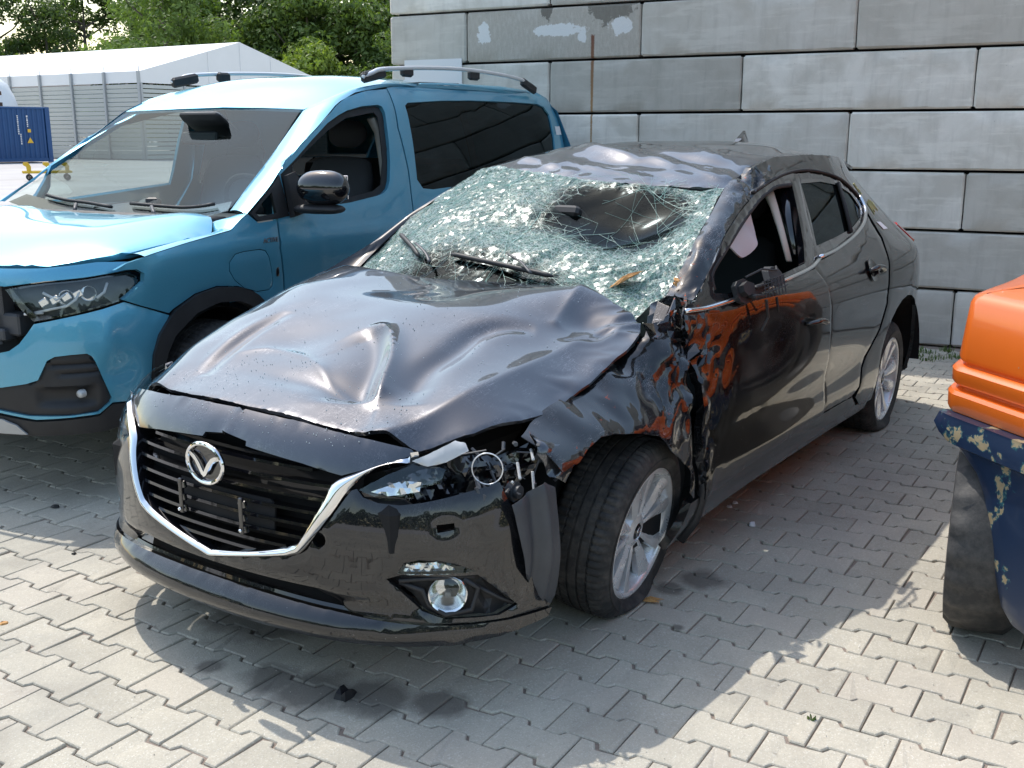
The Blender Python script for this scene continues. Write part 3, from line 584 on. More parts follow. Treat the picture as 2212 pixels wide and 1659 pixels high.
p_=loft('front_pillar',A3,B3,M['black_scrape'],CAR,90,10,.016,pil_d,34); tag(p_,'crumpled pillar smeared with orange paint')
A3r=[(a,b,float(wsz(a,b))+.006) for a,b in [(-.47,-.74),(-.62,-.73),(-.80,-.688),(-1.02,-.622),(-1.165,-.588)]]+[(a,b,float(roofz(a,b))) for a,b in [(-1.3,-.585),(-1.5,-.583)]]
B3r=[tuple(S0(a,b)*np.array([1,-1,1])) for a,b in [(-.40,.935),(-.615,1.03),(-.803,1.136),(-.985,1.198),(-1.205,1.256),(-1.408,1.290),(-1.5,1.30)]]
loft('front_pillar',A3r,B3r,M['black_side'],CAR,30,6,.01,None,40,(0,-1,.3))
# torn metal at the foot of the pillar and along the fender top
def torn(name,cx,cy,cz,sx,sz,seed,m,n=14,parent=CAR,nx=(0,1,0)):
    r_=random.Random(seed); mb=MB()
    for i in range(n):
        a=Vector((cx+r_.uniform(-sx,sx),cy+r_.uniform(-.02,.03),cz+r_.uniform(-sz,sz))); d1=Vector((r_.uniform(-1,1),r_.uniform(-.5,.5),r_.uniform(-1,1))).normalized()*r_.uniform(.04,.10); d2=Vector((r_.uniform(-1,1),r_.uniform(-.2,.8),r_.uniform(-1,1))).normalized()*r_.uniform(.02,.05)
        b_=a+d1; c_=a+d1*.6+d2; e_=a+d2*.8; f_=(a+b_)/2+d2*.2+Vector((0,.012,0))
        mb.add([a,b_,c_,e_,f_,a-Vector((0,.003,0)),b_-Vector((0,.003,0)),c_-Vector((0,.003,0)),e_-Vector((0,.003,0))],[(0,1,4),(1,2,4),(2,3,4),(3,0,4),(5,8,7,6),(0,5,6,1),(1,6,7,2),(2,7,8,3),(3,8,5,0)])
    return mb.obj(name,m,parent)
torn('torn_metal',-.36,.745,.86,.05,.09,3,M['black_scrape2'],16)
torn('torn_metal',-.28,.72,.865,.05,.04,4,M['black_scrape'],9)
torn('torn_metal',-.41,.785,.80,.03,.09,9,M['black_scrape'],9)
# front end
ht=[(.644,.690),(.537,.662),(.43,.632),(.3,.648),(.2,.656),(.09,.664),(.085,.675),(0,.684)]
mir=lambda P:[(-a,b) for a,b in reversed(P)]
fas=ht+mir(ht[:-1])+[(-.655,.705),(-.5,.722),(-.25,.738),(0,.742),(.25,.736),(.5,.716),(.63,.700)]
pan('front_panel',F,fas,M['black'],(1,0,0),cell=.022,thick=.015)
chO=[(.655,.688),(.537,.655),(.462,.603),(.417,.54),(.335,.434),(.300,.413),(.261,.402),(.133,.377),(0,.348)]
chI=[(.0,.367),(.151,.397),(.262,.424),(.300,.440),(.325,.460),(.388,.563),(.412,.610),(.475,.640),(.56,.668)]
chr_o=chO+mir(chO[:-1])+mir(chI)+chI[1:]
def f3(a,b,d=0):
    q=F(a,b); e=1e-3; n=np.cross(F(a+e,b)-q,F(a,b+e)-q); n/=np.linalg.norm(n); return q+n*d
cO=spline(chO,5)+spline(mir(chO),5)[1:]; cI=spline([(.655,.684)]+chI[::-1],5)+spline(mir([(.655,.684)]+chI[::-1]),5)[1:]
so2=loft('grille_surround',[f3(a_,b_,.002) for a_,b_ in cO],[f3(a_,b_,.004) for a_,b_ in cI],M['chrome'],CAR,160,8,.013,None,60,(1,0,0))
loft('surround_inner_wall',[f3(a_,b_,.004) for a_,b_ in cI],[f3(a_,b_,-.05) for a_,b_ in cI],M['gloss_black'],so2,160,1,0,None,60,(1,0,0))
fogh=[(.565,.378),(.607,.392),(.700,.386),(.81,.381),(.927,.278),(.869,.262),(.717,.272),(.658,.292),(.594,.355)]
tow=arc(.378,.465,.021,0,330,11); wash=[(.701,.522),(.749,.525),(.751,.508),(.703,.502)]
intake=[(-.445,.287),(-.39,.31),(-.36,.330),(-.1,.330),(0,.328),(.1,.330),(.36,.330),(.39,.31),(.445,.287),(.194,.293),(0,.295),(-.194,.293)]
sig=[(.595,.394),(.614,.423),(.655,.431),(.719,.424),(.765,.410),(.804,.391)]
bl=[(0,.344),(.133,.373),(.261,.398),(.300,.409),(.335,.429),(.417,.536),(.462,.598),(.480,.604),(.500,.585),(.542,.574),(.600,.571),(.663,.577),(.786,.596),(.894,.610),(.902,.585),(.922,.54),(.930,.52),(.946,.475),(.944,.433),(.958,.40),(.976,.356),(.985,.32),(1.004,.285),(1.034,.250),(.898,.250),(.716,.262),(.446,.280),(.194,.286)]
br=[(0,.286),(-.194,.286),(-.446,.280),(-.716,.265),(-.898,.255),(-1.08,.25),(-1.10,.45),(-1.13,.60),(-1.0,.655),(-.85,.625),(-.663,.590),(-.542,.580),(-.480,.604),(-.462,.598),(-.417,.536),(-.335,.429),(-.300,.409),(-.261,.398),(-.133,.373)]
foghR=[(-a,b) for a,b in fogh]
sgh=[(a,b) for a,b in sig]
fb=pan('front_bumper',F,bl+br,M['black_front'],(1,0,0),holes=[fogh,tow,wash,intake,sgh,foghR],cell=.016,thick=.02,soft=.004,disp=lambda t,z:.004*G(t,z,.85,.55,.12,.08)*smn(t,z,.04,2))
pan('bumper_lip',F,[(0,.282),(.194,.280),(.446,.273),(.716,.256),(.898,.245),(1.034,.243),(1.02,.222),(.832,.205),(.601,.2),(.3,.2),(0,.2),(-.3,.2),(-.6,.2),(-.832,.205),(-1.02,.21),(-1.05,.24),(-.898,.248),(-.716,.258),(-.446,.273),(-.194,.280)],M['black_front'],(1,0,0),cell=.022,thick=.02,soft=.003,lift=.004)
pan('intake_mesh',F,[(-.47,.27),(-.47,.345),(.47,.345),(.47,.27)],M['darker'],(1,0,0),cell=.05,thick=0,lift=-.09)
for i,z in enumerate((.303,.318)):
    P=[F(t,z)-np.array([.06,0,0]) for t in np.linspace(-.40,.40,24)]; mb=MB(); mb.tube(P,.004,4,squash=2.5); mb.obj('intake_bar',M['plastic'],CAR,True)
# grille
pan('grille_backing',F,[(-.46,.36),(-.46,.67),(.46,.67),(.46,.36)],M['darker'],(1,0,0),cell=.05,thick=0,lift=-.085)
def gw(z): return float(np.interp(z,[.36,.375,.40,.43,.46,.56,.61,.65],[.02,.09,.18,.285,.322,.385,.41,.27]))
for i,z in enumerate([.632,.598,.563,.528,.493,.458,.425,.395]):
    wd=gw(z)-.004; mb=MB(); ts=np.linspace(-wd,wd,30)
    V=[];
    for t in ts:
        q=F(t,z); nrm_=F(t,z)-F(0,z); fx=q
        for dx,dz in [(-.014,.004),(-.012,-.004),(-.055,-.011),(-.055,-.002)]: V.append((q[0]+dx,q[1],q[2]+dz+.012*(abs(t)/.4)**2*0))
    Fc=[(a*4+j,a*4+(j+1)%4,(a+1)*4+(j+1)%4,(a+1)*4+j) for a in range(29) for j in range(4)]
    mb.add(V,[f[::-1] for f in Fc]+[(0,1,2,3),(119,118,117,116)]); mb.obj('grille_slat',M['gloss_black'],CAR)
pan('number_plate_mount',F,[(-.15,.462),(-.15,.532),(-.17,.545),(.20,.545),(.22,.53),(.22,.462),(.1,.458)],M['darker'],(1,0,0),cell=.04,thick=.01,lift=-.020)
for t,z0,z1 in [(-.11,.452,.555),(.135,.440,.545)]:
    mb=MB(); c=F(t,(z0+z1)/2)+np.array([.010,0,0]); mb.box(c,(.012,.014,z1-z0),0,0,0,.003)
    for dz,wd in ((.30,.030),(-.05,.024),(-.36,.030)): mb.box(c+np.array([-.002,.004,(z1-z0)*dz]),(.010,wd,.022),rx=.3,bev=.003)
    b_=mb.obj('plate_bracket',M['gloss_black'],CAR)
    for zz in (z1-.012,z0+.014): mb=MB(); mb.lathe([(0,.004),(.0045,.003),(.005,0)],10,'X',F(t,zz)+np.array([.016,0,0])); mb.obj('bracket_screw',M['chrome'],b_,True)
# badge: oval ring with spread wings
def badge(c,w,h,fx,parent,m=M['chrome'],r=.006,back=True):
    "fx maps (across, up, out) to world"
    mb=MB(); n=40; P=[fx(w/2*math.cos(a)*.94,h/2*math.sin(a)*.94,0) for a in np.linspace(0,2*math.pi,n,endpoint=False)]
    mb.tube(P,r,8,closed=True)
    def wing(s_):
        pts=[(0,-.13),(.10,.02),(.24,.17),(.36,.235),(.44,.23),(.425,.13),(.37,.02),(.34,.16),(.27,.115),(.13,-.10),(.055,-.26),(0,-.30)]
        return pts if s_>0 else None
    q=[(0,-.20),(.12,.01),(.24,.16),(.345,.22),(.43,.235),(.40,.155),(.35,.115),(.25,.04),(.15,-.13),(.07,-.27),(0,-.32)]
    poly=[(a*w,b*h) for a,b in q]+[(-a*w,b*h) for a,b in reversed(q[1:-1])]
    mid=[0]*len(poly)
    n2=len(poly); V=[fx(a,b,.001) for a,b in poly]+[fx(a*.88,b-.006*0,.006) for a,b in poly]
    mb.add(V,[tuple(range(n2,2*n2))]+[(i,(i+1)%n2,n2+(i+1)%n2,n2+i) for i in range(n2)])
    o=mb.obj('badge',m,parent,True,40)
    if back:
        mb=MB(); V=[fx(w/2*math.cos(a),h/2*math.sin(a),-.006) for a in np.linspace(0,2*math.pi,n,endpoint=False)]; mb.add(V,[tuple(range(n))]); mb.obj('badge_back',M['gloss_black'],o)
    return o
badge(None,.150,.116,lambda a,b,d:(.938+d-.25*a*a,a+.002,.617+b),CAR)
# fog lamps, indicator
for s_,hl in ((1,fogh),(-1,foghR)):
    pan('fog_lamp_bezel',F,hl,M['plastic'],(1,0,0),cell=.02,thick=0,lift=-.035,disp=lambda t,z:.010*facet(t,z,.03,41),angle=20)
    c=F(.727*s_,.333); nx=np.array([.80,.60*s_,0])
    R=Matrix.Rotation(math.atan2(nx[1],nx[0]),4,'Z')
    def lath(nm,prof,m,par,n_=28,off=-.022):
        mb=MB(); mb.lathe(prof,n_,'X'); mb.v=[tuple(R@Vector(v)+Vector(c)+Vector(nx)*off) for v in mb.v]; return mb.obj(nm,m,par,True,50)
    fl=lath('fog_lamp',[(.0,-.02),(.03,-.012),(.044,.012),(.050,.016),(.053,.012),(.054,-.03)],M['reflector'],CAR)
    lath('fog_lens',[(0,.024),(.02,.022),(.036,.018),(.046,.012)],M['lens'],fl)
    lath('fog_bulb_cap',[(0,.020),(.008,.018),(.009,.0)],M['alloy_in'],fl)
    if s_>0:
        mb=MB(); mb.tube([F(.60,.365)+nx*-.02,F(.66,.345)+nx*-.015,F(.675,.30)+nx*-.02,F(.72,.278)+nx*-.01,F(.79,.285)+nx*-.01,F(.81,.34)+nx*-.015,F(.77,.372)+nx*-.012],.0075,6); mb.tube([F(.81,.34)+nx*-.02,F(.87,.30)+nx*-.02,F(.91,.28)+nx*-.015],.006,6); mb.tube([F(.60,.372)-nx*.01,F(.70,.380)-nx*.01,F(.80,.375)-nx*.012],.006,6); mb.obj('fog_lamp_bracket',M['plastic'],CAR,True)
so_=pan('indicator_lamp',F,sig,M['lens'],(1,.3,0),cell=.02,thick=.02,lift=.002,soft=.005)
pan('indicator_reflector',F,[(.61,.397),(.62,.419),(.70,.421),(.745,.405),(.75,.397)],M['reflector'],(1,.3,0),cell=.01,thick=0,lift=-.012,disp=lambda t,z:.002*np.sin(t*500),angle=10,parent_=so_)
# headlamps
cav=[(.485,.598),(.56,.640),(.645,.676),(.74,.690),(.837,.695),(.98,.700),(1.12,.70),(1.17,.685),(1.12,.64),(1.02,.58),(.96,.52),(.88,.55),(.79,.585),(.663,.570),(.542,.565)]
hb=pan('broken_headlamp',F,cav,M['gloss_black'],(1,.5,0),cell=.015,thick=.03,lift=-.085,disp=lambda t,z:.045*facet(t,z,.06,51)*np.clip((t-.62)/.2,0,1)+.012*facet(t,z,.03,52),angle=20)
tag(hb,'smashed headlamp with torn lens and loose ring')
lens_l=[(.485,.602),(.56,.642),(.645,.672),(.70,.664),(.735,.655),(.715,.622),(.655,.612),(.64,.588),(.56,.580)]
pan('lamp_lens',F,lens_l,M['lens'],(1,.4,0),cell=.02,thick=.004,lift=-.004)
pan('lens_shard',F,[(.635,.672),(.70,.692),(.775,.712),(.808,.705),(.812,.688),(.770,.678),(.735,.668),(.68,.660)],M['lens_white'],(1,.5,0),cell=.012,thick=.004,lift=.008,disp=lambda t,z:.004*facet(t,z,.02,53))
pan('lamp_reflector',F,[(.51,.600),(.60,.632),(.66,.628),(.655,.605),(.56,.592)],M['reflector'],(1,.4,0),cell=.012,thick=.01,lift=-.03,disp=lambda t,z:.006*facet(t,z,.02,54),angle=15)
c=F(.845,.642); nx=np.array([.72,.69,.05]); R=Matrix.Rotation(math.atan2(nx[1],nx[0])-.25,4,'Z')
mb=MB(); mb.v=[]; mb.tube([tuple(R@Vector((0,.040*math.cos(a),.042*math.sin(a)))+Vector(c)+Vector((-.02,0,0))) for a in np.linspace(0,2*math.pi,36,endpoint=False)],.0019,6,closed=True); mb.obj('lamp_ring',M['alloy'],hb,True)
mb=MB(); r_=random.Random(8)
for i in range(26):
    t=r_.uniform(.80,1.12); z=r_.uniform(.55,.69); q=F(t,z)-nx*r_.uniform(0,.06); d=Vector((r_.uniform(-1,1),r_.uniform(-1,1),r_.uniform(-.6,1))).normalized()
    mb.tube([q,tuple(Vector(q)+d*r_.uniform(.02,.07))],r_.uniform(.002,.007),5,squash=r_.uniform(.3,1))
mb.obj('lamp_debris',M['plastic_g'],hb)
mb=MB()
for (t,z,a,L) in [(.96,.625,.5,.10),(1.02,.655,.35,.08),(1.0,.585,.9,.12),(.93,.60,-.4,.06)]:
    q=F(t,z)-nx*.01; mb.box(q,(.008,L*.6,.009),rz=2.3,rx=a,bev=.003)
mb.obj('lamp_fragment',M['lens_white'],hb)
mb=MB(); mb.lathe([(0,.012),(.018,.012),(.018,0),(.026,0),(.026,-.02)],18,'Y',tuple(F(.945,.565)-nx*.05)); mb.obj('lamp_cap',M['plastic_g'],hb,True,30)
# bumper beam & engine bay silhouettes so the gaps are filled
mb=MB(); mb.box((.78,0,.50),(.10,1.15,.14),bev=.02); mb.obj('crash_beam',M['darker'],CAR)
mb=MB(); mb.box((.70,0,.44),(.05,.92,.36)); mb.box((.40,0,.235),(.50,1.10,.02)); mb.box((.50,0,.44),(.04,1.16,.38)); mb.obj('nose_light_blocker',M['darker'],CAR)  # added boxes inside the nose that stop sun leaking under the bonnet
mb=MB(); mb.box((.30,0,.52),(.80,1.05,.30),bev=.05); mb.obj('engine',M['darker'],CAR)
# right headlamp (whole)
hr=[(-.485,.603),(-.57,.645),(-.66,.69),(-.80,.735),(-.95,.745),(-1.05,.735),(-1.02,.69),(-.93,.65),(-.80,.610),(-.663,.594),(-.542,.584)]
def Fr(t,z): return F(t,np.minimum(z,.74))
h2=pan('headlamp',Fr,hr,M['lens'],(1,-.5,0),cell=.02,thick=.0,lift=.004)
pan('headlamp_reflector',Fr,hr,M['reflector'],(1,-.5,0),cell=.02,thick=0,lift=-.03,disp=lambda t,z:.006*facet(t,z,.04,3))
# wheel arch liner sheet hanging in front of the left wheel
spl=[(.613,.560),(.600,.45),(.585,.371),(.52,.27),(.468,.215),(.452,.24),(.449,.281),(.460,.37),(.468,.451),(.466,.574),(.50,.595)]
pan('arch_liner_sheet',lambda x,z:S0(x,z)+np.stack(np.broadcast_arrays(0*x,-.02-.10*np.clip(.61-x,0,1)*0+0*x,0*x),-1),spl,M['plastic_g'],(0.3,1,0),cell=.012,thick=.004,disp=lambda x,z:-.02*G(x,z,.545,.4,.018,.5)+.012*G(x,z,.51,.42,.012,.6),angle=60)
def fold(name,pts,m,seed,amp=.012):
    pass
pan('folded_fender_edge',lambda x,z:S0(x,z)-np.stack(np.broadcast_arrays(0*x,.03+0*x,0*x),-1),[(.36,.70),(.44,.705),(.475,.66),(.455,.60),(.405,.57),(.36,.61)],M['black'],Lf,cell=.012,thick=.004,disp=lambda x,z:.012*facet(x,z,.05,61)+.01*smn(x,z,.03,1),angle=60)
# arches / wheelhouses
def wheelhouse(cx,cz,r,y0,y1):
    mb=MB(); mb.lathe([(r,y0),(r,y1)],24,'Y',(cx,0,cz),0,math.pi); mb.lathe([(r,y1),(.02,y1)],24,'Y',(cx,0,cz),0,math.pi); return mb.obj('wheel_arch_liner',M['darker'],CAR)
for sx in (1,-1):
    wheelhouse(-.0,.30,.37,.60*sx,.40*sx); wheelhouse(0,.30,.37,.84*sx if sx<0 else .72,.60*sx); wheelhouse(-2.68,.31,.40,.88*sx,.52*sx)
mb=MB(); mb.tube([tuple(S3(a,b,-.01)) for a,b in [(-.385,.44),(-.395,.33),(-.385,.22),(-.35,.15)]],.02,6); mb.obj('liner_edge',M['plastic'],CAR,True)
pan('arch_liner_rear_part',S,[(-.30,.16),(-.352,.44),(-.352,.30),(-.345,.17)][:0] or [(-.33,.16),(-.345,.40),(-.352,.48),(-.34,.9),(-.42,.9),(-.42,.5),(-.42,.30),(-.40,.18)],M['darker'],Lf,cell=.04,thick=.01,lift=-.09)
# inner body, floor, firewall: unseen dark boxes put in to block light
mb=MB(); mb.box((-1.75,0,.24),(3.3,1.50,.10)); mb.box((-.42,0,.52),(.06,1.36,.52)); mb.box((-1.44,.80,.60),(.10,.06,.60)); mb.box((-3.3,0,.6),(.06,1.2,.6)); mb.obj('underbody',M['darker'],CAR)
# cowl under the windscreen
mb=MB(); mb.tube([(-.36,y,float(wsz(-.36,min(max(y,-.6),.6)))-.03) for y in np.linspace(-.66,.60,14)],.045,6); mb.obj('cowl',M['plastic'],CAR,True)
# wipers
def onws(pts,d): return [(a,b,float(wsz(a,b))+d+.012) for a,b in pts]
for nm,blade,arm in [('wiper',[(-.467,-.238),(-.455,-.12),(-.448,0),(-.443,.12),(-.44,.237)],[(-.475,.02),(-.45,.09),(-.40,.17)]),('wiper',[(-.625,-.623),(-.57,-.55),(-.509,-.466),(-.45,-.38)],[(-.40,-.29),(-.44,-.34),(-.49,-.43)])]:
    mb=MB(); mb.tube(onws(spline(blade,4),.012),[.004]+[.010]*(len(spline(blade,4))-2)+[.004],6); wv_=mb.obj(nm,M['plastic'],CAR,True); tag(wv_,'bent black wiper' if blade[0][1]<-.5 else None)
    mb=MB(); mb.tube(onws(spline(arm,4),.034),.007,6,squash=.6); mb.obj('wiper_arm',M['plastic_g'],wv_,True)
# interior
mb=MB(); mb.box((-.72,0,.78),(.42,1.30,.20),ry=.1,bev=.06); mb.obj('dashboard',M['dark'],CAR,True,40)
def seat(x,y,parent,m,zs=.50,scale=1):
    s_=bpy.data.objects.new('seat',None); COL.objects.link(s_); s_.parent=parent; s_.location=(x,y,zs); s_['label']='dark cloth front seat'
    for nm,c,d,ry,bv in (('seat_cushion',(.05,0,.0),(.52,.50,.16),0.05,.06),('seat_backrest',(-.28,0,.34),(.15,.48,.62),-.28,.06),('headrest',(-.42,0,.76),(.11,.27,.17),-.2,.05)):
        mb=MB(); mb.box([q*scale for q in c],[q*scale for q in d],ry=ry,bev=bv); o=mb.obj(nm,m,s_,True,50)
        md=o.modifiers.new('s','SUBSURF'); md.levels=1; md.render_levels=1
    return s_
seat(-1.35,.36,CAR,M['dark'],.42); seat(-1.35,-.36,CAR,M['dark'],.42)
mb=MB(); mb.box((-2.35,0,.50),(.5,1.25,.18),bev=.05); mb.box((-2.62,0,.80),(.15,1.22,.55),ry=-.3,bev=.05); mb.obj('rear_seat',M['dark'],CAR,True,40)
mb=MB(); P=[]
for a in np.linspace(0,2*math.pi,24,endpoint=False): P.append((-.98+.19*math.sin(a)*.42,.36+.19*math.cos(a),.86+.19*math.sin(a)*.9))
mb.tube(P,.015,6,closed=True); mb.tube([(-.98,.36,.86),(-.85,.36,.80)],.05,8); mb.obj('steering_wheel',M['dark'],CAR,True)
# white deflated airbag hanging behind the upper corner of the front opening
ab=[(-.96,1.135),(-1.10,1.185),(-1.27,1.225),(-1.31,1.18),(-1.28,1.11),(-1.20,1.06),(-1.10,1.035),(-1.0,1.045)]
pan('airbag',lambda x,z:S0(x,z)-np.stack(np.broadcast_arrays(0*x,.09+0*x,0*x),-1),ab,M['airbag'],Lf,cell=.02,thick=.008,sm=3,disp=lambda x,z:.012*smn(x,z,.05,2))
mb=MB(); mb.tube([S0(-1.52,1.262)-np.array([0,.07,0]),S0(-1.50,1.19)-np.array([0,.07,0]),S0(-1.46,1.10)-np.array([0,.07,0]),S0(-1.40,.985)-np.array([0,.07,0])],[.03,.022,.018,.015],8,squash=.5); mb.obj('pillar_trim',M['cream'],CAR,True)
mb=MB(); mb.tube([S0(-1.62,1.262)-np.array([0,.05,0]),S0(-1.56,1.14)-np.array([0,.05,0]),S0(-1.47,1.0)-np.array([0,.05,0])],.035,8,squash=.5); mb.obj('centre_pillar',M['gloss_black'],CAR,True)
mb=MB(); mb.box((-.90,.02,float(wsz(-.90,.02))-.05),(.12,.14,.05),ry=-.5,bev=.015); mb.box((-.80,.02,1.07),(.03,.24,.07),bev=.012); mb.obj('rear_view_mirror',M['plastic'],CAR)
# broken mirror mount on the door
mb=MB()
oc=[(-.875,.975),(-.89,1.005),(-.93,1.016),(-.985,1.012),(-1.005,.985),(-.995,.955),(-.93,.948),(-.885,.955)]
mb.prism(oc,.05,.075,lambda a,b,d:tuple(S0(a,b)+np.array([0,d-.02,0]))); mm=mb.obj('mirror_mount',M['plastic'],CAR); tag(mm,'black stub of the torn off door mirror')
mb=MB(); mp=[(-.698,.930),(-.700,.962),(-.722,.976),(-.767,.980),(-.806,.962),(-.83,.948),(-.936,.936),(-.922,.926),(-.80,.918),(-.775,.905),(-.735,.900),(-.705,.910)]
mb.prism(mp,.012,.030,lambda a,b,d:tuple(S3(a,b,d))); mb.prism([(-.712,.935),(-.715,.958),(-.75,.968),(-.79,.955),(-.78,.925),(-.73,.920)],.030,.052,lambda a,b,d:tuple(S3(a,b,d))); mb.box(S3(-.80,.915,.04),(.10,.03,.014),ry=-.1,bev=.004); mb.box(S3(-.88,.945,.03),(.14,.02,.012),bev=.004)
for i in range(7): mb.tube([S3(-.80-.025*i,.955,.085),S3(-.79-.025*i,.905,.080)],.0022,4)
for i in range(4): mb.tube([S3(-.78,.915+.012*i,.085),S3(-.97,.922+.012*i,.08)],.0022,4)
mb.tube([S3(-.73,.98,.06),S3(-.80,.99,.09),S3(-.88,.975,.10),S3(-.97,.99,.06)],.004,5); mb.tube([S3(-.84,.90,.05),S3(-.86,.85,.045),S3(-.845,.80,.03)],.006,5); mb.tube([S3(-.90,.90,.06),S3(-.93,.86,.05)],.005,5)
mb.obj('mirror_motor',M['plastic'],mm)
# chalk marks, sticker
def scrib(P): 
    mb=MB(); mb.tube([tuple(S3(a,b,.002)) for a,b in P],.0028,4); return mb
for P in ([(-2.520,1.205),(-2.505,1.245),(-2.525,1.248),(-2.533,1.228),(-2.517,1.222),(-2.545,1.220),(-2.548,1.196),(-2.522,1.196)],[(-2.56,1.10),(-2.555,1.155),(-2.575,1.12),(-2.585,1.16),(-2.60,1.11)],[(-2.615,1.115),(-2.62,1.16),(-2.64,1.12),(-2.645,1.165),(-2.66,1.12)],[(-2.68,1.16),(-2.70,1.11),(-2.715,1.15)]):
    mb=MB(); mb.tube([tuple(S3(a,b,.002)) for a,b in P],.0024,4); mb.obj('chalk_mark',M['chalk'],CAR)
pan('white_sticker',S,[(-2.506,1.069),(-2.577,1.064),(-2.635,1.029),(-2.553,1.031)],M['white_sticker'],Lf,cell=.03,thick=.001,lift=.003,soft=0)
# tail lamps, tail end
for s_ in (False,True): pan('tail_lamp',S0,[(-3.12,1.008),(-3.22,1.025),(-3.36,.995),(-3.43,.93),(-3.40,.865),(-3.30,.880),(-3.20,.935)],M['red_lens'],Lf,cell=.03,thick=.02,lift=.012,soft=.006,mirror=s_)
rows=[(.22,-3.46,.55),(.35,-3.52,.62),(.55,-3.54,.66),(.72,-3.53,.64),(.80,-3.49,.62),(.95,-3.47,.55),(1.02,-3.43,.50),(1.15,-3.27,.46),(1.27,-3.17,.39),(1.34,-3.12,.34)]
V=[];ny=17
for z,x,hw in rows:
    for j in range(ny): yy=-1+2*j/(ny-1); V.append((x+.16*abs(yy)**3.5,hw*yy*1.08,z))
Fq=[(i*ny+j,i*ny+j+1,(i+1)*ny+j+1,(i+1)*ny+j) for i in range(len(rows)-1) for j in range(ny-1)]
Fq=[f[::-1] for f in Fq]
mk('tailgate',V,[f for f in Fq if f[0]//ny>=4 or True],M['black_side'],CAR,True,40)
# roof spoiler and aerial
mb=MB(); V=[]; zz=float(roofz(-2.62,0)); mb.add([(-2.52,0,zz-.01),(-2.70,.022,zz-.01),(-2.72,0,zz-.01),(-2.70,-.022,zz-.01),(-2.70,0,zz+.062),(-2.675,.006,zz+.066),(-2.675,-.006,zz+.066),(-2.60,.016,zz+.02),(-2.60,-.016,zz+.02)],[(0,1,7),(7,1,5),(0,7,8),(7,5,6,8),(0,8,3),(8,6,3),(1,2,4,5),(2,3,6,4),(5,4,6)]); mb.obj('aerial',M['gloss_black'],CAR,True,50)
# right-hand side (whole)
wd_=lambda P,dx=0:P
for nm,ol,m in (('front_fender',[(.26,.77),(0,.84),(-.25,.91),(-.40,.94),(-.38,.6),(-.36,.32),(-.34,.25),(-.345,.31)]+arc(0,.31,.365,0,180)[::-1]+[(.38,.27),(.42,.60),(.47,.70)],'black_side'),('front_door',door_o,'black_side'),('rear_door',rdoor_o,'black_side'),('quarter_panel',quarter_o,'black_side'),('sill',sill_o,'black_side')):
    pan(nm,S0,ol,M[m],Lf,cell=.06,thick=.02,mirror=True)
pan('window_frame',S0,frame_out,M['gloss_black'],Lf,holes=[frame_in],cell=.05,thick=.02,mirror=True)
pan('rear_window_frame',S0,rframe_o,M['gloss_black'],Lf,holes=[rframe_i],cell=.05,thick=.02,mirror=True)
pan('front_door_glass',S0,frame_in,M['glass_dark'],Lf,cell=.08,thick=0,lift=-.01,mirror=True,soft=0); pan('rear_door_glass',S0,rframe_i,M['glass_dark'],Lf,cell=.08,thick=0,lift=-.01,mirror=True,soft=0)
# wheels
def tyre_mesh(R=.322,rw=.2285,w=.215,treads=72,gro=True):
    hw=w/2; mb=MB()
    prof=[(rw,-hw+.012),(rw+.012,-hw-.002),(rw+.045,-hw-.010),(R-.035,-hw-.004),(R-.012,-hw+.010),(R-.003,-hw+.022)]
    gp=[-hw+.055,-.012+.0,.034] if gro else []
    for g in (-.052,-.018,.018,.052):
        g=g*w/.215; prof+=[(R,g-.0045),(R-.007,g-.0035),(R-.007,g+.0035),(R,g+.0045)]
    prof+=[(R-.003,hw-.022),(R-.012,hw-.010),(R-.035,hw+.004),(R-.055,hw+.009),(R-.057,hw+.0078),(rw+.045,hw+.010),(rw+.012,hw+.002),(rw,hw-.012)]
    n=treads*3; m=len(prof); V=[]
    for i in range(n):
        an=2*math.pi*i/n; sip=(i%3==0)
        for k_,(r_,h_) in enumerate(prof):
            if r_>R-.0135 and abs(h_)>.045*w/.215 and sip and r_>R-.0125: r_=r_-.006
            V.append((r_*math.cos(an),h_,r_*math.sin(an)))
    Fc=[(i*m+k_,((i+1)%n)*m+k_,((i+1)%n)*m+k_+1,i*m+k_+1) for i in range(n) for k_ in range(m-1)]
    return mb.add(V,Fc)
TY=tyre_mesh()
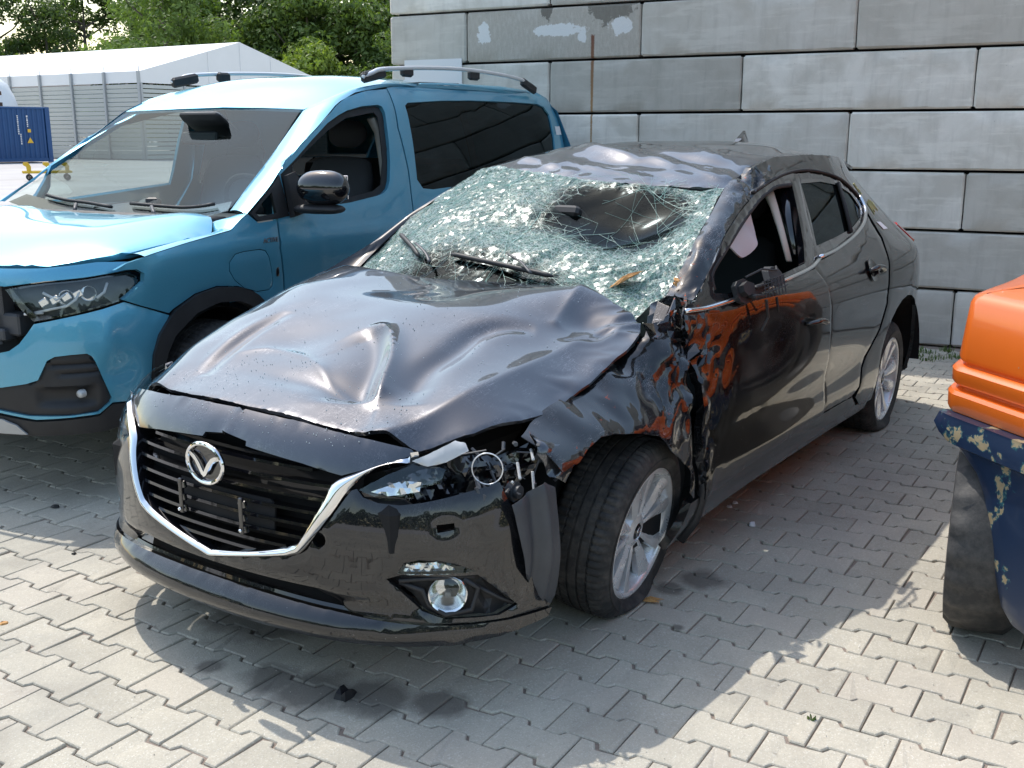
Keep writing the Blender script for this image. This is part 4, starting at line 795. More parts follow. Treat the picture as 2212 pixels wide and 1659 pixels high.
def make_rim(parent,R=.2285,spokes=5):
    rim=bpy.data.objects.new('rim',None); COL.objects.link(rim); rim.parent=parent
    mb=MB(); mb.lathe([(R+.004,.098),(R+.006,.103),(R-.002,.106),(R-.012,.100),(R-.018,.085),(R-.030,.03),(R-.045,-.10)],72,'Y'); mb.obj('rim_barrel',M['alloy'],rim,True,50)
    mb=MB(); mb.lathe([(0,.010),(R-.032,.012),(R-.032,.0),(0,.0)],48,'Y'); 
    dsk=MB(); dsk.lathe([(.06,.028),(.145,.028),(.145,.012)],40,'Y'); dsk.obj('brake_disc',M['rust'],rim,True,40)
    mb.obj('wheel_back',M['darker'],rim)
    mb=MB()
    for k_ in range(spokes):
        for s_ in (-1,1):
            b=2*math.pi*k_/spokes+math.pi/2
            rings=[]
            for r_,off,hw,yo in [(.030,.34,.014,.072),(.065,.285,.021,.080),(.105,.262,.029,.085),(.150,.272,.039,.090),(.190,.290,.049,.095),(.214,.300,.055,.100)]:
                a=b+s_*off; ca,sa=math.cos(a),math.sin(a); c=(r_*ca,r_*sa); t_=(-sa*s_,ca*s_)
                # outer edge(away from pair gap), ridge, inner edge
                rings.append([(c[0]-t_[0]*hw*.62,yo-.026,c[1]-t_[1]*hw*.62),(c[0]-t_[0]*hw*.60,yo-.004,c[1]-t_[1]*hw*.60),(c[0]-t_[0]*hw*.1,yo,c[1]-t_[1]*hw*.1),(c[0]+t_[0]*hw*.62,yo-.012,c[1]+t_[1]*hw*.62),(c[0]+t_[0]*hw*.62,yo-.034,c[1]+t_[1]*hw*.62)])
            V=[q for r in rings for q in r]; Fc=[]
            for i in range(len(rings)-1):
                for j in range(4):
                    f=(i*5+j,i*5+j+1,(i+1)*5+j+1,(i+1)*5+j); Fc.append(f if s_>0 else f[::-1])
            mb.add(V,Fc)
    mb.obj('spokes',M['alloy'],rim,True,38)
    mb=MB(); mb.lathe([(0,.078),(.024,.078),(.030,.074),(.034,.082),(.044,.080),(.062,.072),(.070,.050)],36,'Y'); mb.obj('hub',M['alloy'],rim,True,35)
    mb=MB(); mb.lathe([(0,.086),(.024,.084),(.029,.078)],28,'Y'); mb.obj('hub_cap',M['gloss_black'],rim,True,50)
    mb=MB(); mb.tube([(.016*math.cos(a),.086,.016*math.sin(a)) for a in np.linspace(0,2*math.pi,24,endpoint=False)],.0016,5,closed=True); mb.tube([(-.012,.086,.007),(0,.087,-.004),(.012,.086,.007)],.0016,5); mb.obj('hub_ring',M['chrome'],rim,True)
    mb=MB()
    for k_ in range(5):
        a=2*math.pi*k_/5+math.pi/2+math.pi/5; mb.lathe([(0,.070),(.007,.070),(.0085,.060),(.0085,.04)],8,'Y',(.052*math.cos(a),0,.052*math.sin(a)))
    mb.obj('wheel_nuts',M['alloy_in'],rim,True,40)
    return rim
def make_wheel(parent,pos,rot,side,flat=0):
    wl=bpy.data.objects.new('wheel',None); COL.objects.link(wl); wl.parent=parent; wl.location=pos; wl.rotation_euler=rot
    Rm=Matrix.Translation(pos)@Matrix(rot.to_matrix() if hasattr(rot,'to_matrix') else __import__('mathutils').Euler(rot).to_matrix()).to_4x4(); inv_=Rm.inverted(); V=[]
    for v in TY.v:
        q=Rm@Vector((v[0]*WS,v[1]*side*WS,v[2]*WS))
        if q.z<.03:
            ov=.03-q.z; lift=.03-.03*(1-math.exp(-ov/.03)) ; k_=(abs(v[1])/.107)
            q.z=max(.003,lift); q.y+=(1 if v[1]*side>0 else -1)*min(.045,ov*.55)*min(1,k_)
        V.append(tuple(inv_@q))
    fc=TY.f if side>0 else [f[::-1] for f in TY.f]
    mk('tyre',V,fc,M['tyre'],wl,True,32)
    rim=make_rim(wl); rim.scale=(WS,WS*side,WS)
    return wl
from mathutils import Euler
WS=.925
wf=make_wheel(CAR,(-.115,.69,.262),Euler((math.radians(-8.5),math.radians(10),math.radians(2))),1); tag(wf,'front wheel leaning outward on a flat tyre')
make_wheel(CAR,(-2.745,.715,.258),Euler((math.radians(-2.5),math.radians(-24),math.radians(2.0))),1)
make_wheel(CAR,(0,-.75,.30),Euler((0,.3,0)),-1); make_wheel(CAR,(-2.70,-.75,.30),Euler((0,.6,0)),-1)
# ================================================================== blue van (own frame)
def paint_blue():
    m=mat('light_blue_metallic_paint',(.085,.36,.545),.42,.55,1,.03); q=N(m); co=q.coord('Object')
    fl=q.voro(co,700); base=q.mix(q.math('MULTIPLY',fl.outputs['Distance'],.9,True),(.072,.33,.50),(.13,.435,.61))
    d=q.ramp(q.noise(co,4,5,.6).outputs[0],[(.45,0),(.8,.10)]); base=q.mix(d,base,(.33,.34,.33)); q.l(base,q.b.inputs['Base Color']); q.bump(q.noise(co,1.3,2).outputs[0],.05,.02,'Coat Normal'); return m
M['blue']=paint_blue(); M['groove']=mat('dark_panel_gap',(.01,.02,.03),.8); M['silver']=mat('silver_roof_rail',(.74,.75,.77),.3,.35,coat=.5)
M['dash']=mat('grey_dashboard',(.16,.17,.175),.6); M['grey_trim']=mat('light_grey_trim',(.36,.36,.35),.6); M['skid']=mat('silver_skid_plate',(.42,.43,.44),.4,.3)
VAN=thing('van','light blue van with a missing grille parked beside the black car','van',tuple(VO),VT)
def vp(name,fn,ol,m,out,parent=None,**k): return panel(name,fn,ol,m,parent or VAN,out=out,**k)
def v3(f,a,b,d=0):
    e=1e-3; q=f(a,b); n=np.cross(f(a,b+e)-q,f(a+e,b)-q); n/=np.linalg.norm(n)
    return q+n*d*(1 if (n[1]>0 if f is VS else n[0]>0) else -1)
vdoor=[(-.45,1.25),(-.493,1.312),(-.551,1.358),(-.869,1.512),(-1.095,1.629),(-1.20,1.667),(-1.319,1.692),(-1.45,1.714),(-1.655,1.730),(-1.60,1.513),(-1.612,1.279),(-1.590,1.066),(-1.565,.80),(-1.50,.45),(-1.46,.29),(-.52,.29),(-.43,.5),(-.421,.819),(-.400,.958),(-.416,1.092)]
vopen=[(-.500,1.118),(-.495,1.294),(-.626,1.360),(-.80,1.455),(-.963,1.536),(-1.07,1.575),(-1.165,1.602),(-1.32,1.628),(-1.479,1.639),(-1.512,1.630),(-1.520,1.600),(-1.452,1.336),(-1.410,1.230),(-1.377,1.190),(-1.33,1.168),(-1.269,1.157),(-1.013,1.135)]
dd=vp('front_door',VS,vdoor,M['blue'],Lf,holes=[vopen],cell=.035,thick=.035,disp=lambda x,z:-.004*G(x,z,-.62,1.02,.05,.05)+.003*G(x,z,-.70,.90,.03,.08)-.003*G(x,z,-1.2,1.04,.06,.03)+.006*G(x,z,-1.0,.98,.8,.02))
inner=[(-.60,1.14),(-.62,1.335),(-.80,1.425),(-.963,1.500),(-1.165,1.570),(-1.44,1.605),(-1.465,1.58),(-1.41,1.34),(-1.35,1.215),(-1.269,1.185),(-1.013,1.16)]
vp('window_seal',VS,vopen,M['rubber'],Lf,holes=[inner],cell=.03,thick=.01,lift=-.02,parent=dd)
vg=[(-1.757,1.640),(-1.80,1.658),(-2.2,1.680),(-2.58,1.692),(-3.2,1.698),(-3.62,1.695),(-3.72,1.675),(-3.765,1.62),(-3.73,1.45),(-3.66,1.27),(-3.58,1.215),(-3.44,1.20),(-1.85,1.165),(-1.74,1.175),(-1.692,1.227)]
vrear=[(-1.668,1.738),(-2.075,1.775),(-3.2,1.800),(-3.77,1.79),(-3.93,1.745),(-4.0,1.6),(-4.03,1.4),(-4.06,1.1),(-4.06,.5),(-3.98,.33),(-3.40,.30)]+arc(-2.97,.33,.40,0,180)+[(-2.55,.29),(-1.475,.29),(-1.515,.45),(-1.578,.80),(-1.602,1.066),(-1.624,1.279),(-1.614,1.513)]
vp('rear_side_panel',VS,vrear,M['blue'],Lf,holes=[vg],cell=.05,thick=.03,disp=lambda x,z:.006*G(x,z,-2.8,.98,1.6,.02))
vp('rear_side_window',VS,vg,M['glass_dark'],Lf,cell=.08,thick=0,lift=-.012,soft=0)
vp('window_divider_bar',VS,[(-2.42,1.67),(-2.50,1.67),(-2.50,1.19),(-2.42,1.19)],M['darker'],Lf,cell=.08,thick=.01,lift=-.03)
fuel=[(-.045,.925),(-.085,.958),(-.14,.964),(-.245,.964),(-.285,.955),(-.307,.925),(-.325,.86),(-.333,.805),(-.325,.785),(-.30,.774),(-.221,.775),(-.14,.80),(-.078,.843),(-.045,.886)]
def grow(P,s): 
    c=np.mean(P,0); return [tuple(c+(np.array(q)-c)*(1+s)) for q in P]
vf_o=[(.55,.955),(.462,.950),(.430,.930),(.434,.897),(.527,.833),(.45,.800),(.318,.752),(.296,.765),(.171,.815),(.041,.832),(-.096,.815),(-.2,.778),(-.30,.69),(-.37,.55),(-.395,.40),(-.40,.29),(-.51,.29),(-.418,.5),(-.409,.819),(-.388,.958),(-.404,1.087),(-.273,1.083),(-.215,1.125),(-.15,1.10),(-.08,1.062),(.05,1.048),(.2,1.030),(.38,1.003),(.5,.978)]
ff=vp('front_fender',VS,vf_o,M['blue'],Lf,holes=[grow(fuel,.035)],cell=.03,thick=.03,disp=lambda x,z:-.003*G(x,z,.36,.78,.03,.02)+.006*G(x,z,0,.985,.45,.018))
vp('charge_flap',VS,fuel,M['blue'],Lf,cell=.03,thick=.03,lift=-.001); vp('gap_backing',VS,grow(fuel,.2),M['groove'],Lf,cell=.08,thick=0,lift=-.02)
vp('door_gap_backing',VS,[(-.36,.3),(-.36,1.08),(-.46,1.09),(-.48,.3)],M['groove'],Lf,cell=.08,thick=0,lift=-.032); vp('door_gap_backing',VS,[(-1.44,.3),(-1.60,1.735),(-1.70,1.735),(-1.66,1.1),(-1.54,.3)],M['groove'],Lf,cell=.08,thick=0,lift=-.034)
trf=[(-.232,1.128),(-.40,1.235),(-.483,1.292),(-.50,1.10),(-.43,1.094),(-.273,1.090)]; trg=[(-.262,1.128),(-.33,1.175),(-.405,1.216),(-.412,1.118),(-.285,1.112)]
vp('quarter_window_frame',VS,trf,M['plastic'],Lf,holes=[trg],cell=.02,thick=.02,lift=.003); vp('quarter_window',VS,trg,M['glass_clear'],Lf,cell=.03,thick=0,soft=0,lift=-.004)
# pillar/rail lofts
VAp=[(-.245,.765,1.135),(-.42,.733,1.245),(-.62,.703,1.366),(-.82,.668,1.495),(-.99,.640,1.606),(-1.2,.662,1.676),(-1.4,.672,1.724),(-1.68,.685,1.762),(-2.4,.690,1.777),(-3.2,.680,1.775),(-3.75,.640,1.745)]
VBp=[tuple(v3(VS,a,b)) for a,b in [(-.205,1.128),(-.40,1.243),(-.50,1.318),(-.70,1.435),(-.878,1.522),(-1.10,1.638),(-1.319,1.700),(-1.67,1.742),(-2.4,1.785),(-3.2,1.802),(-3.77,1.792)]]
for s_ in (1,-1):
    loft('roof_side_rail',[(a,b*s_,c) for a,b,c in VAp],[(a,b*s_,c) if s_>0 else (a,-(b-.15*min(1,max(0,(a+2.2)/.8))*min(1,max(0,(c-1.0)/.2))),c-.012) for a,b,c in VBp],M['blue'],VAN,60,8,.012,None,50,(0,s_,.4))
    fa=[tuple(v3(VS,a,b)) for a,b in [(.42,.998),(.38,1.006),(.2,1.033),(.05,1.051),(-.08,1.066),(-.15,1.104),(-.205,1.128)]]; fb_=[(a,b,float(_vhd(a,b))-.008) for a,b in [(.43,.796),(.405,.808),(.2,.826),(.0,.830),(-.088,.800),(-.155,.735),(-.225,.750)]]
    loft('fender_top',[(a,b*s_,c) for a,b,c in fa],[(a,b*s_,c) for a,b,c in fb_],M['blue'],VAN,40,6,.012,None,60,(0,s_*.3,1))
vhood=[(.79,0),(.775,.25),(.74,.45),(.67,.63),(.598,.695),(.50,.760),(.405,.801),(.2,.822),(0,.825),(-.05,.818),(-.085,.795),(-.15,.74),(-.185,.69),(-.20,.4),(-.205,0)]
vp('bonnet',VH,vhood+[(a,-b) for a,b in reversed(vhood[1:-1])],M['blue'],(0,0,1),cell=.04,thick=.03,soft=.006,lift=.006,disp=lambda x,y:.006*G(np.abs(y),x,.50,.3,.03,.6)*0)
vws=[(-1.086,0),(-1.06,.3),(-.99,.620),(-.80,.662),(-.62,.697),(-.42,.728),(-.26,.755),(-.235,.70),(-.26,.35),(-.27,0)]
gl=vp('windscreen',VW,vws+[(a,-b) for a,b in reversed(vws[1:-1])],M['glass_clear'],(0,0,1),cell=.06,thick=0,soft=0)
fr=[(-.33,-.70),(-.36,-.3),(-.37,0),(-.36,.3),(-.33,.70),(-.25,.745),(-.25,0),(-.25,-.745)]
vp('windscreen_black_band',VW,fr,M['gloss_black'],(0,0,1),cell=.06,thick=0,soft=0,lift=-.006,parent=gl)
vro=[(-1.10,0),(-1.07,.3),(-.995,.632),(-1.2,.660),(-1.4,.672),(-1.7,.685),(-2.4,.690),(-3.2,.68),(-3.75,.64),(-3.92,.5),(-3.95,0)]
vp('roof',VR,vro+[(a,-b) for a,b in reversed(vro[1:-1])],M['blue'],(0,0,1),cell=.06,thick=.02,disp=lambda x,y:-.005*sum(G(x*0,y,0,c,1,.02) for c in (-.35,0,.35))*np.clip(-1.5-x,0,1)*0)
mb=MB(); mb.tube([(-.215,y,1.085) for y in np.linspace(-.74,.74,12)],.045,6,squash=.6); mb.obj('cowl',M['plastic'],VAN,True)
for pts,arm in [([(-.30,.62),(-.33,.35),(-.33,.05)],[(-.24,.30),(-.30,.22)]),([(-.30,-.05),(-.34,-.30),(-.34,-.56)],[(-.24,-.25),(-.30,-.30)])]:
    P=[(a,b,float(_vw(a,b))+.018) for a,b in spline(pts,5)]; mb=MB(); mb.tube(P,.009,6); w_=mb.obj('wiper',M['plastic'],VAN,True)
    mb=MB(); mb.tube([(a,b,float(_vw(a,b))+.035) for a,b in arm],.010,6); mb.obj('wiper_arm',M['plastic_g'],w_,True)
# roof rails
for s_ in (1,-1):
    mb=MB(); P=spline([(-1.44,.70*s_,1.785),(-1.52,.705*s_,1.810),(-1.64,.708*s_,1.836),(-2.1,.71*s_,1.866),(-2.6,.71*s_,1.880),(-3.1,.705*s_,1.870),(-3.42,.70*s_,1.848),(-3.58,.69*s_,1.815)],5); mb.tube(P,[.011]+[.013]*(len(P)-2)+[.011],8); ra=mb.obj('roof_rail',M['silver'],VAN,True)
    for x0,x1,z in ((-1.44,-1.66,1.80),(-1.84,-1.95,1.835),(-2.64,-2.76,1.85),(-3.40,-3.62,1.815)):
        mb=MB(); mb.box(((x0+x1)/2,.695*s_,z),(abs(x1-x0),.035,.06),ry=.18 if x0>-1.5 else (-.25 if x0<-3.3 else 0),bev=.012); mb.obj('rail_foot',M['plastic'],ra)
# front
vb=[(1.238,.742),(1.035,.822),(.936,.802),(.80,.780),(.668,.757),(.640,.72),(.604,.679),(.56,.650),(.50,.637),(0,.632)]
vbb=[(0,.395),(.487,.395),(.642,.372),(.888,.384),(.942,.424),(1.0,.420),(1.12,.42),(1.115,.50),(1.130,.585),(1.17,.665)]
fgo=[(.709,.612),(.74,.628),(.80,.633),(.861,.634),(.878,.622),(.89,.60),(.940,.445),(.93,.425),(.883,.392),(.773,.385),(.613,.387),(.488,.405),(.30,.405),(.30,.50),(.506,.500),(.62,.520),(.668,.535)]
fgR=[(-a,b) for a,b in fgo]
vp('front_bumper',VF,vb[::-1][::-1]+[(-a,b) for a,b in reversed(vb[:-1])]+[(-a,b) for a,b in reversed(vbb[1:])]+vbb,M['blue'],(1,0,0),holes=[fgo,fgR],cell=.03,thick=.025,disp=lambda t,z:-.012*G(t,z,.98,.55,.07,.05)-.004*G(t,z,1.03,.58,.02,.05)+.010*G(t,z,.95,.70,.03,.12))
vp('upper_front_panel',VF,[(.544,.900),(.712,.921),(.893,.931),(1.08,.946),(1.13,.945),(1.165,.930),(1.19,.945),(1.14,.975),(.95,.985),(.7,.970),(0,.962),(-.7,.970),(-.95,.985),(-1.16,.975),(-1.165,.93),(-.893,.931),(-.544,.90),(0,.925)],M['blue'],(1,0,0),cell=.03,thick=.02)
vp('lower_cladding',VF,[(0,.385),(.487,.383),(.642,.362),(.888,.374),(.942,.416),(1.0,.412),(1.125,.412),(1.12,.33),(.89,.305),(.5,.30),(0,.30),(-.5,.30),(-.89,.305),(-1.12,.33),(-1.125,.412),(-.942,.416),(-.888,.374),(-.487,.383)],M['plastic'],(1,0,0),cell=.04,thick=.03)
vp('skid_plate',VF,[(-.50,.372),(-.56,.35),(-.60,.312),(.60,.312),(.56,.35),(.50,.372)],M['skid'],(1,0,0),cell=.04,thick=.01,lift=.012)
for s_,ol in ((1,fgo),(-1,fgR)):
    rec=[(.645*s_,.472),(.70*s_,.500),(.80*s_,.508),(.87*s_,.500),(.895*s_,.455),(.880*s_,.425),(.788*s_,.416),(.67*s_,.436)]
    fgm=vp('fog_lamp_surround',VF,ol,M['plastic'],(1,0,0),cell=.014,thick=.02,lift=-.012,disp=lambda t,z:-.03*np.clip(1-((np.abs(t)-.77)/.125)**4,0,1)*np.clip(1-((z-.462)/.042)**4,0,1)-.010*(np.sin((z-.55)*330)>.2)*(np.abs(t)>.70+(.60-z)*1.0)*(z>.545)*(z<.615)-.006*(z<.53)*(z>.522))
    c=v3(VF,.835*s_,.470,-.03); mb=MB(); mb.lathe([(.0,.028),(.012,.026),(.017,.02),(.018,0)],18,'X',c); mb.obj('fog_lamp',M['lens_white'],fgm,True,60)
hlo=[(.544,.888),(.62,.902),(.712,.913),(.893,.923),(1.06,.937),(1.10,.938),(1.130,.930),(1.155,.915),(1.146,.891),(1.09,.855),(1.03,.830),(.936,.811),(.80,.787),(.668,.767),(.61,.82)]
for s_ in (1,-1):
    h_=[(a*s_,b) for a,b in hlo]
    ho=vp('headlamp',VF,h_,M['lens'],(1,.4*s_,0),cell=.03,thick=.0,lift=.002)
    vp('headlamp_housing',VF,h_,M['plastic_g'],(1,.4*s_,0),cell=.015,thick=.0,lift=-.045,parent=ho,disp=lambda t,z:.012*facet(t,z,.07,71),angle=25)
    vp('headlamp_rim',VF,h_,M['gloss_black'],(1,.4*s_,0),holes=[grow(h_,-.10)],cell=.02,thick=.03,lift=-.004,parent=ho)
    for c,sz in (((.80,.86),(.10,.05)),((.90,.873),(.09,.05))):
        mb=MB(); q=v3(VF,c[0]*s_,c[1],-.035); a=math.atan2(F(c[0],.5)[1],1)
        R_=Matrix.Rotation(.75*s_,4,'Z'); b2=MB(); b2.lathe([(0,-.03),(.018,-.02),(.028,.004),(.031,.006)],20,'X'); mb.add([tuple(R_@Vector(v)+Vector(q)) for v in b2.v],b2.f); mb.obj('headlamp_reflector',M['reflector'],ho,True,50)
    for P in ([(.66,.800),(.80,.825),(.84,.850),(.86,.883)],[(.70,.880),(.76,.850),(.80,.872)],[(.93,.850),(.965,.870),(.985,.905)],[(.62,.795),(.70,.800)]):
        mb=MB(); mb.tube([v3(VF,a*s_,b,-.022) for a,b in P],.0055,6); mb.obj('light_bar',M['white_sticker'],ho,True)
    mb=MB()
    for i in range(4):
        q=v3(VF,(.70+.05*i)*s_,.842+.010*i,-.030); mb.box(q,(.02,.035,.030),rz=.8*s_,rx=.5,bev=.004)
    mb.obj('reflector_facets',M['reflector'],ho)
# what shows behind the missing grille
mb=MB(); mb.box((.66,0,.76),(.03,.98,.34)); mb.obj('radiator',M['dark'],VAN)
mb=MB(); mb.box((.73,0,.74),(.08,1.10,.09),bev=.01); mb.box((.72,0,.93),(.05,1.2,.06),bev=.01); 
for y in (-.42,.42): mb.box((.74,y,.80),(.06,.09,.26),bev=.008)
mb.box((.77,.44,.70),(.05,.10,.05),bev=.008); mb.box((.76,.40,.82),(.05,.07,.07),bev=.01); mb.tube([(.78,.45,.66),(.79,.43,.74),(.77,.38,.85),(.76,.30,.90)],.008,6); mb.obj('front_carrier',M['plastic_g'],VAN)
mb=MB(); mb.box((.79,.43,.765),(.012,.016,.016),bev=.003); mb.obj('bolt',M['alloy'],VAN)
# arch cladding and lining
def band(fn,A,B,nm,m,lift,parent=VAN):
    n=max(len(A),len(B)); pa=[v3(fn,a,b,lift) for a,b in A]; pb=[v3(fn,a,b,lift) for a,b in B]; inn=[q-np.array([0,.05,0]) for q in pb]
    a_=resamp(pa,36); b_=resamp(pb,36); c_=resamp(inn,36); o_=resamp([v3(fn,a,b,-.004) for a,b in A],36); V=[]; 
    for i in range(36): V+=[o_[i],a_[i],b_[i],c_[i]]
    return mk(nm,V,[(i*4+j,(i+1)*4+j,(i+1)*4+j+1,i*4+j+1) for i in range(35) for j in range(3)],m,parent,True,40)
A_=[(.40,.33),(.43,.45),(.425,.585),(.383,.675),(.296,.758),(.171,.810),(.041,.828),(-.096,.811),(-.2,.774),(-.295,.69),(-.37,.55),(-.40,.40),(-.40,.29)]
B_=[(.36,.33),(.375,.45),(.365,.57),(.307,.655),(.178,.732),(.045,.760),(-.091,.748),(-.18,.71),(-.25,.64),(-.31,.54),(-.345,.40),(-.35,.29)]
band(VS,A_,B_,'wheel_arch_cladding',M['plastic'],.012)
A2=[(a-2.97,b) for a,b in [(q*math.cos(math.radians(t)),.33+q*math.sin(math.radians(t))) for q in (.44,) for t in range(-5,190,15)]]; B2=[(a-2.97,b) for a,b in [(q*math.cos(math.radians(t)),.33+q*math.sin(math.radians(t))) for q in (.38,) for t in range(-5,190,15)]]
band(VS,A2,B2,'wheel_arch_cladding',M['plastic'],.012)
for cx in (0,-2.97):
    for s_ in (1,-1):
        mb=MB(); mb.lathe([(.39,.88*s_),(.39,.5*s_)],20,'Y',(cx,0,.34),0,math.pi); mb.lathe([(.39,.5*s_),(.02,.5*s_)],20,'Y',(cx,0,.34),0,math.pi); mb.obj('wheel_arch_liner',M['darker'],VAN)
mb=MB()
for i in range(5): mb.tube([(-.395+.001*i,.90,.30),(-.4,.90,.34)],.003,4)
mb=MB(); mb.box((-.98,.885,.25),(1.1,.05,.09),bev=.015); mb.box((-2.0,.885,.25),(.9,.05,.09),bev=.015); mb.obj('sill_cladding',M['plastic'],VAN)
def vwheel(x,y,s_):
    wl=bpy.data.objects.new('wheel',None); COL.objects.link(wl); wl.parent=VAN; wl.location=(x,y,.333)
    V=[(v[0]*1.03,v[1]*s_,v[2]*1.03) for v in TY.v]; mk('tyre',V,TY.f if s_>0 else [f[::-1] for f in TY.f],M['tyre'],wl,True,32)
    r_=make_rim(wl); r_.scale=(1,s_,1)
for x,y,s_ in ((0,.79,1),(0,-.79,-1),(-2.97,.79,1),(-2.97,-.79,-1)): vwheel(x,y,s_)
# mirror on the door
mir_=bpy.data.objects.new('door_mirror',None); COL.objects.link(mir_); mir_.parent=VAN
def rbox(name,c,d,m,par,rz=0,ry=0,bev=.04,sub=2):
    mb=MB(); mb.box((0,0,0),d,bev=bev); o=mb.obj(name,m,par,True); o.location=c; o.rotation_euler=(0,ry,rz); md=o.modifiers.new('s','SUBSURF'); md.levels=sub; md.render_levels=sub; return o
rbox('mirror_cap',(-.53,1.085,1.235),(.15,.265,.17),M['gloss_black'],mir_,.12,0,.05); rbox('mirror_base',(-.535,1.055,1.135),(.11,.25,.05),M['plastic'],mir_,.1,0,.02)
mb=MB(); mb.prism([(-.50,1.09),(-.62,1.11),(-.61,1.22),(-.57,1.30),(-.505,1.285)],0,.03,lambda a,b,d:tuple(v3(VS,a,b,.002+d))); mb.obj('mirror_sail',M['plastic'],mir_)
mb=MB(); mb.box((-.598,1.085,1.235),(.006,.19,.11),bev=.002); mb.obj('mirror_glass',M['chrome'],mir_)
# small marks
text_obj('wing_badge','ACTIVE',.032,M['alloy_in'],ff,Matrix.Translation(tuple(v3(VS,-.275,.990,.004)))@Matrix.Rotation(math.pi,4,'Z')@Matrix.Rotation(math.pi/2,4,'X'),.002)
o=rbox('side_camera',tuple(v3(VS,-.368,.849,0)),(.022,.008,.045),M['gloss_black'],ff,0,0,.004,1)
vp('white_sticker',VS,[(-3.80,1.535),(-3.91,1.537),(-3.905,1.475),(-3.79,1.475)],M['white_sticker'],Lf,cell=.05,thick=.001,lift=.003,soft=0)
mb=MB(); mb.tube([v3(VS,a,b,.001) for a,b in [(-1.66,1.748),(-2.1,1.782),(-2.6,1.795)]],.004,4); mb.obj('roof_groove',M['groove'],VAN)
# rear end
V=[];rows=[(.30,-4.02,.83),(.5,-4.09,.88),(.8,-4.10,.90),(1.1,-4.08,.88),(1.4,-4.05,.83),(1.65,-4.0,.74),(1.76,-3.93,.62)];ny=13
for z,x,hw in rows:
    for j in range(ny): yy=-1+2*j/(ny-1); V.append((x+.09*abs(yy)**5,hw*yy,z))
mk('tailgate',V,[(i*ny+j,(i+1)*ny+j,(i+1)*ny+j+1,i*ny+j+1) for i in range(len(rows)-1) for j in range(ny-1)],M['blue'],VAN,True,40)
pan2=lambda z0,z1: None
vp('tail_lamp',VS,[(-4.03,1.42),(-3.975,1.42),(-3.93,1.62),(-3.99,1.63)],M['gloss_black'],Lf,cell=.05,thick=.02,lift=.004)
# interior
mb=MB(); mb.box((-.52,0,1.00),(.60,1.45,.16),ry=-.02,bev=.05); mb.obj('dashboard',M['dash'],VAN,True,40)
mb=MB(); mb.box((-2.0,0,.30),(3.6,1.6,.12)); mb.box((-.25,0,.7),(.05,1.4,.7)); mb.obj('underbody',M['darker'],VAN)
vp('headlining',VR,[(-1.15,-.6),(-1.15,.6),(-3.8,.6),(-3.8,-.6)],M['grey_trim'],(0,0,-1),cell=.15,thick=0,soft=0,disp=lambda x,y:0*x+.05)
def vseat(x,y):
    s_=seat(x,y,VAN,M['seat_grey'],.72,1.0); return s_
vseat(-1.28,.40); vseat(-1.28,-.40)
mb=MB(); mb.box((-2.35,0,.75),(.5,1.35,.2),bev=.05); mb.box((-2.62,0,1.05),(.14,1.3,.55),ry=-.25,bev=.05); mb.obj('rear_bench',M['dark'],VAN,True,40)
mb=MB(); mb.tube([v3(VS,a,b,-.09) for a,b in [(-1.50,1.60),(-1.53,1.52),(-1.50,1.35),(-1.47,1.15)]],[.05,.045,.035,.03],8,squash=.4); mb.obj('pillar_trim',M['grey_trim'],VAN,True)
mb=MB(); P=[(-.86+.08*math.sin(a),.40+.19*math.cos(a),1.10+.17*math.sin(a)) for a in np.linspace(0,2*math.pi,24,endpoint=False)]; mb.tube(P,.016,6,closed=True); mb.tube([(-.86,.40,1.10),(-.74,.40,1.04)],.05,8); mb.obj('steering_wheel',M['dark'],VAN,True)
mb=MB(); mb.box((-.98,0,1.535),(.20,.28,.05),ry=-.55,bev=.02); mb.box((-.90,0,1.46),(.03,.25,.07),ry=-.2,bev=.012); mb.obj('rear_view_mirror',M['plastic'],VAN,True,40)
# torn black trim piece lying on the dashboard
mb=MB(); r_=random.Random(4)
mb.box((-.40,-.10,1.115),(.10,.26,.05),rz=.15,rx=.1,bev=.012); mb.box((-.42,.06,1.125),(.07,.12,.06),rz=-.5,ry=.4,bev=.01); mb.box((-.40,.13,1.13),(.05,.07,.08),rz=.4,ry=-.3,bev=.01); mb.tube([(-.38,-.2,1.09),(-.36,-.1,1.085),(-.37,.05,1.09)],.005,5)
tr=mb.obj('broken_trim_piece',M['plastic']); tr.location=tuple(VO); tr.rotation_euler=(0,0,VT); tag(tr,'torn black plastic piece lying on the dashboard of the blue van','trim piece')
# right side, whole and plain
for nm,ol,hl in (('side_door',[(-.40,.30),(-.40,1.10),(-.50,1.318),(-.869,1.512),(-1.319,1.692),(-1.655,1.730),(-1.60,1.2),(-1.46,.29)],[(-.5,1.12),(-.50,1.29),(-.963,1.53),(-1.479,1.635),(-1.40,1.19)]),('side_panel',vrear,vg)):
    vp(nm,VSr,ol,M['blue'],Lf,holes=[hl],cell=.1,thick=.02,mirror=True); vp('side_window',VSr,hl,M['glass_clear'] if nm=='side_door' else M['glass_dark'],Lf,cell=.12,thick=0,lift=-.01,mirror=True,soft=0)
vp('front_fender',VSr,vf_o,M['blue'],Lf,cell=.08,thick=.02,mirror=True)
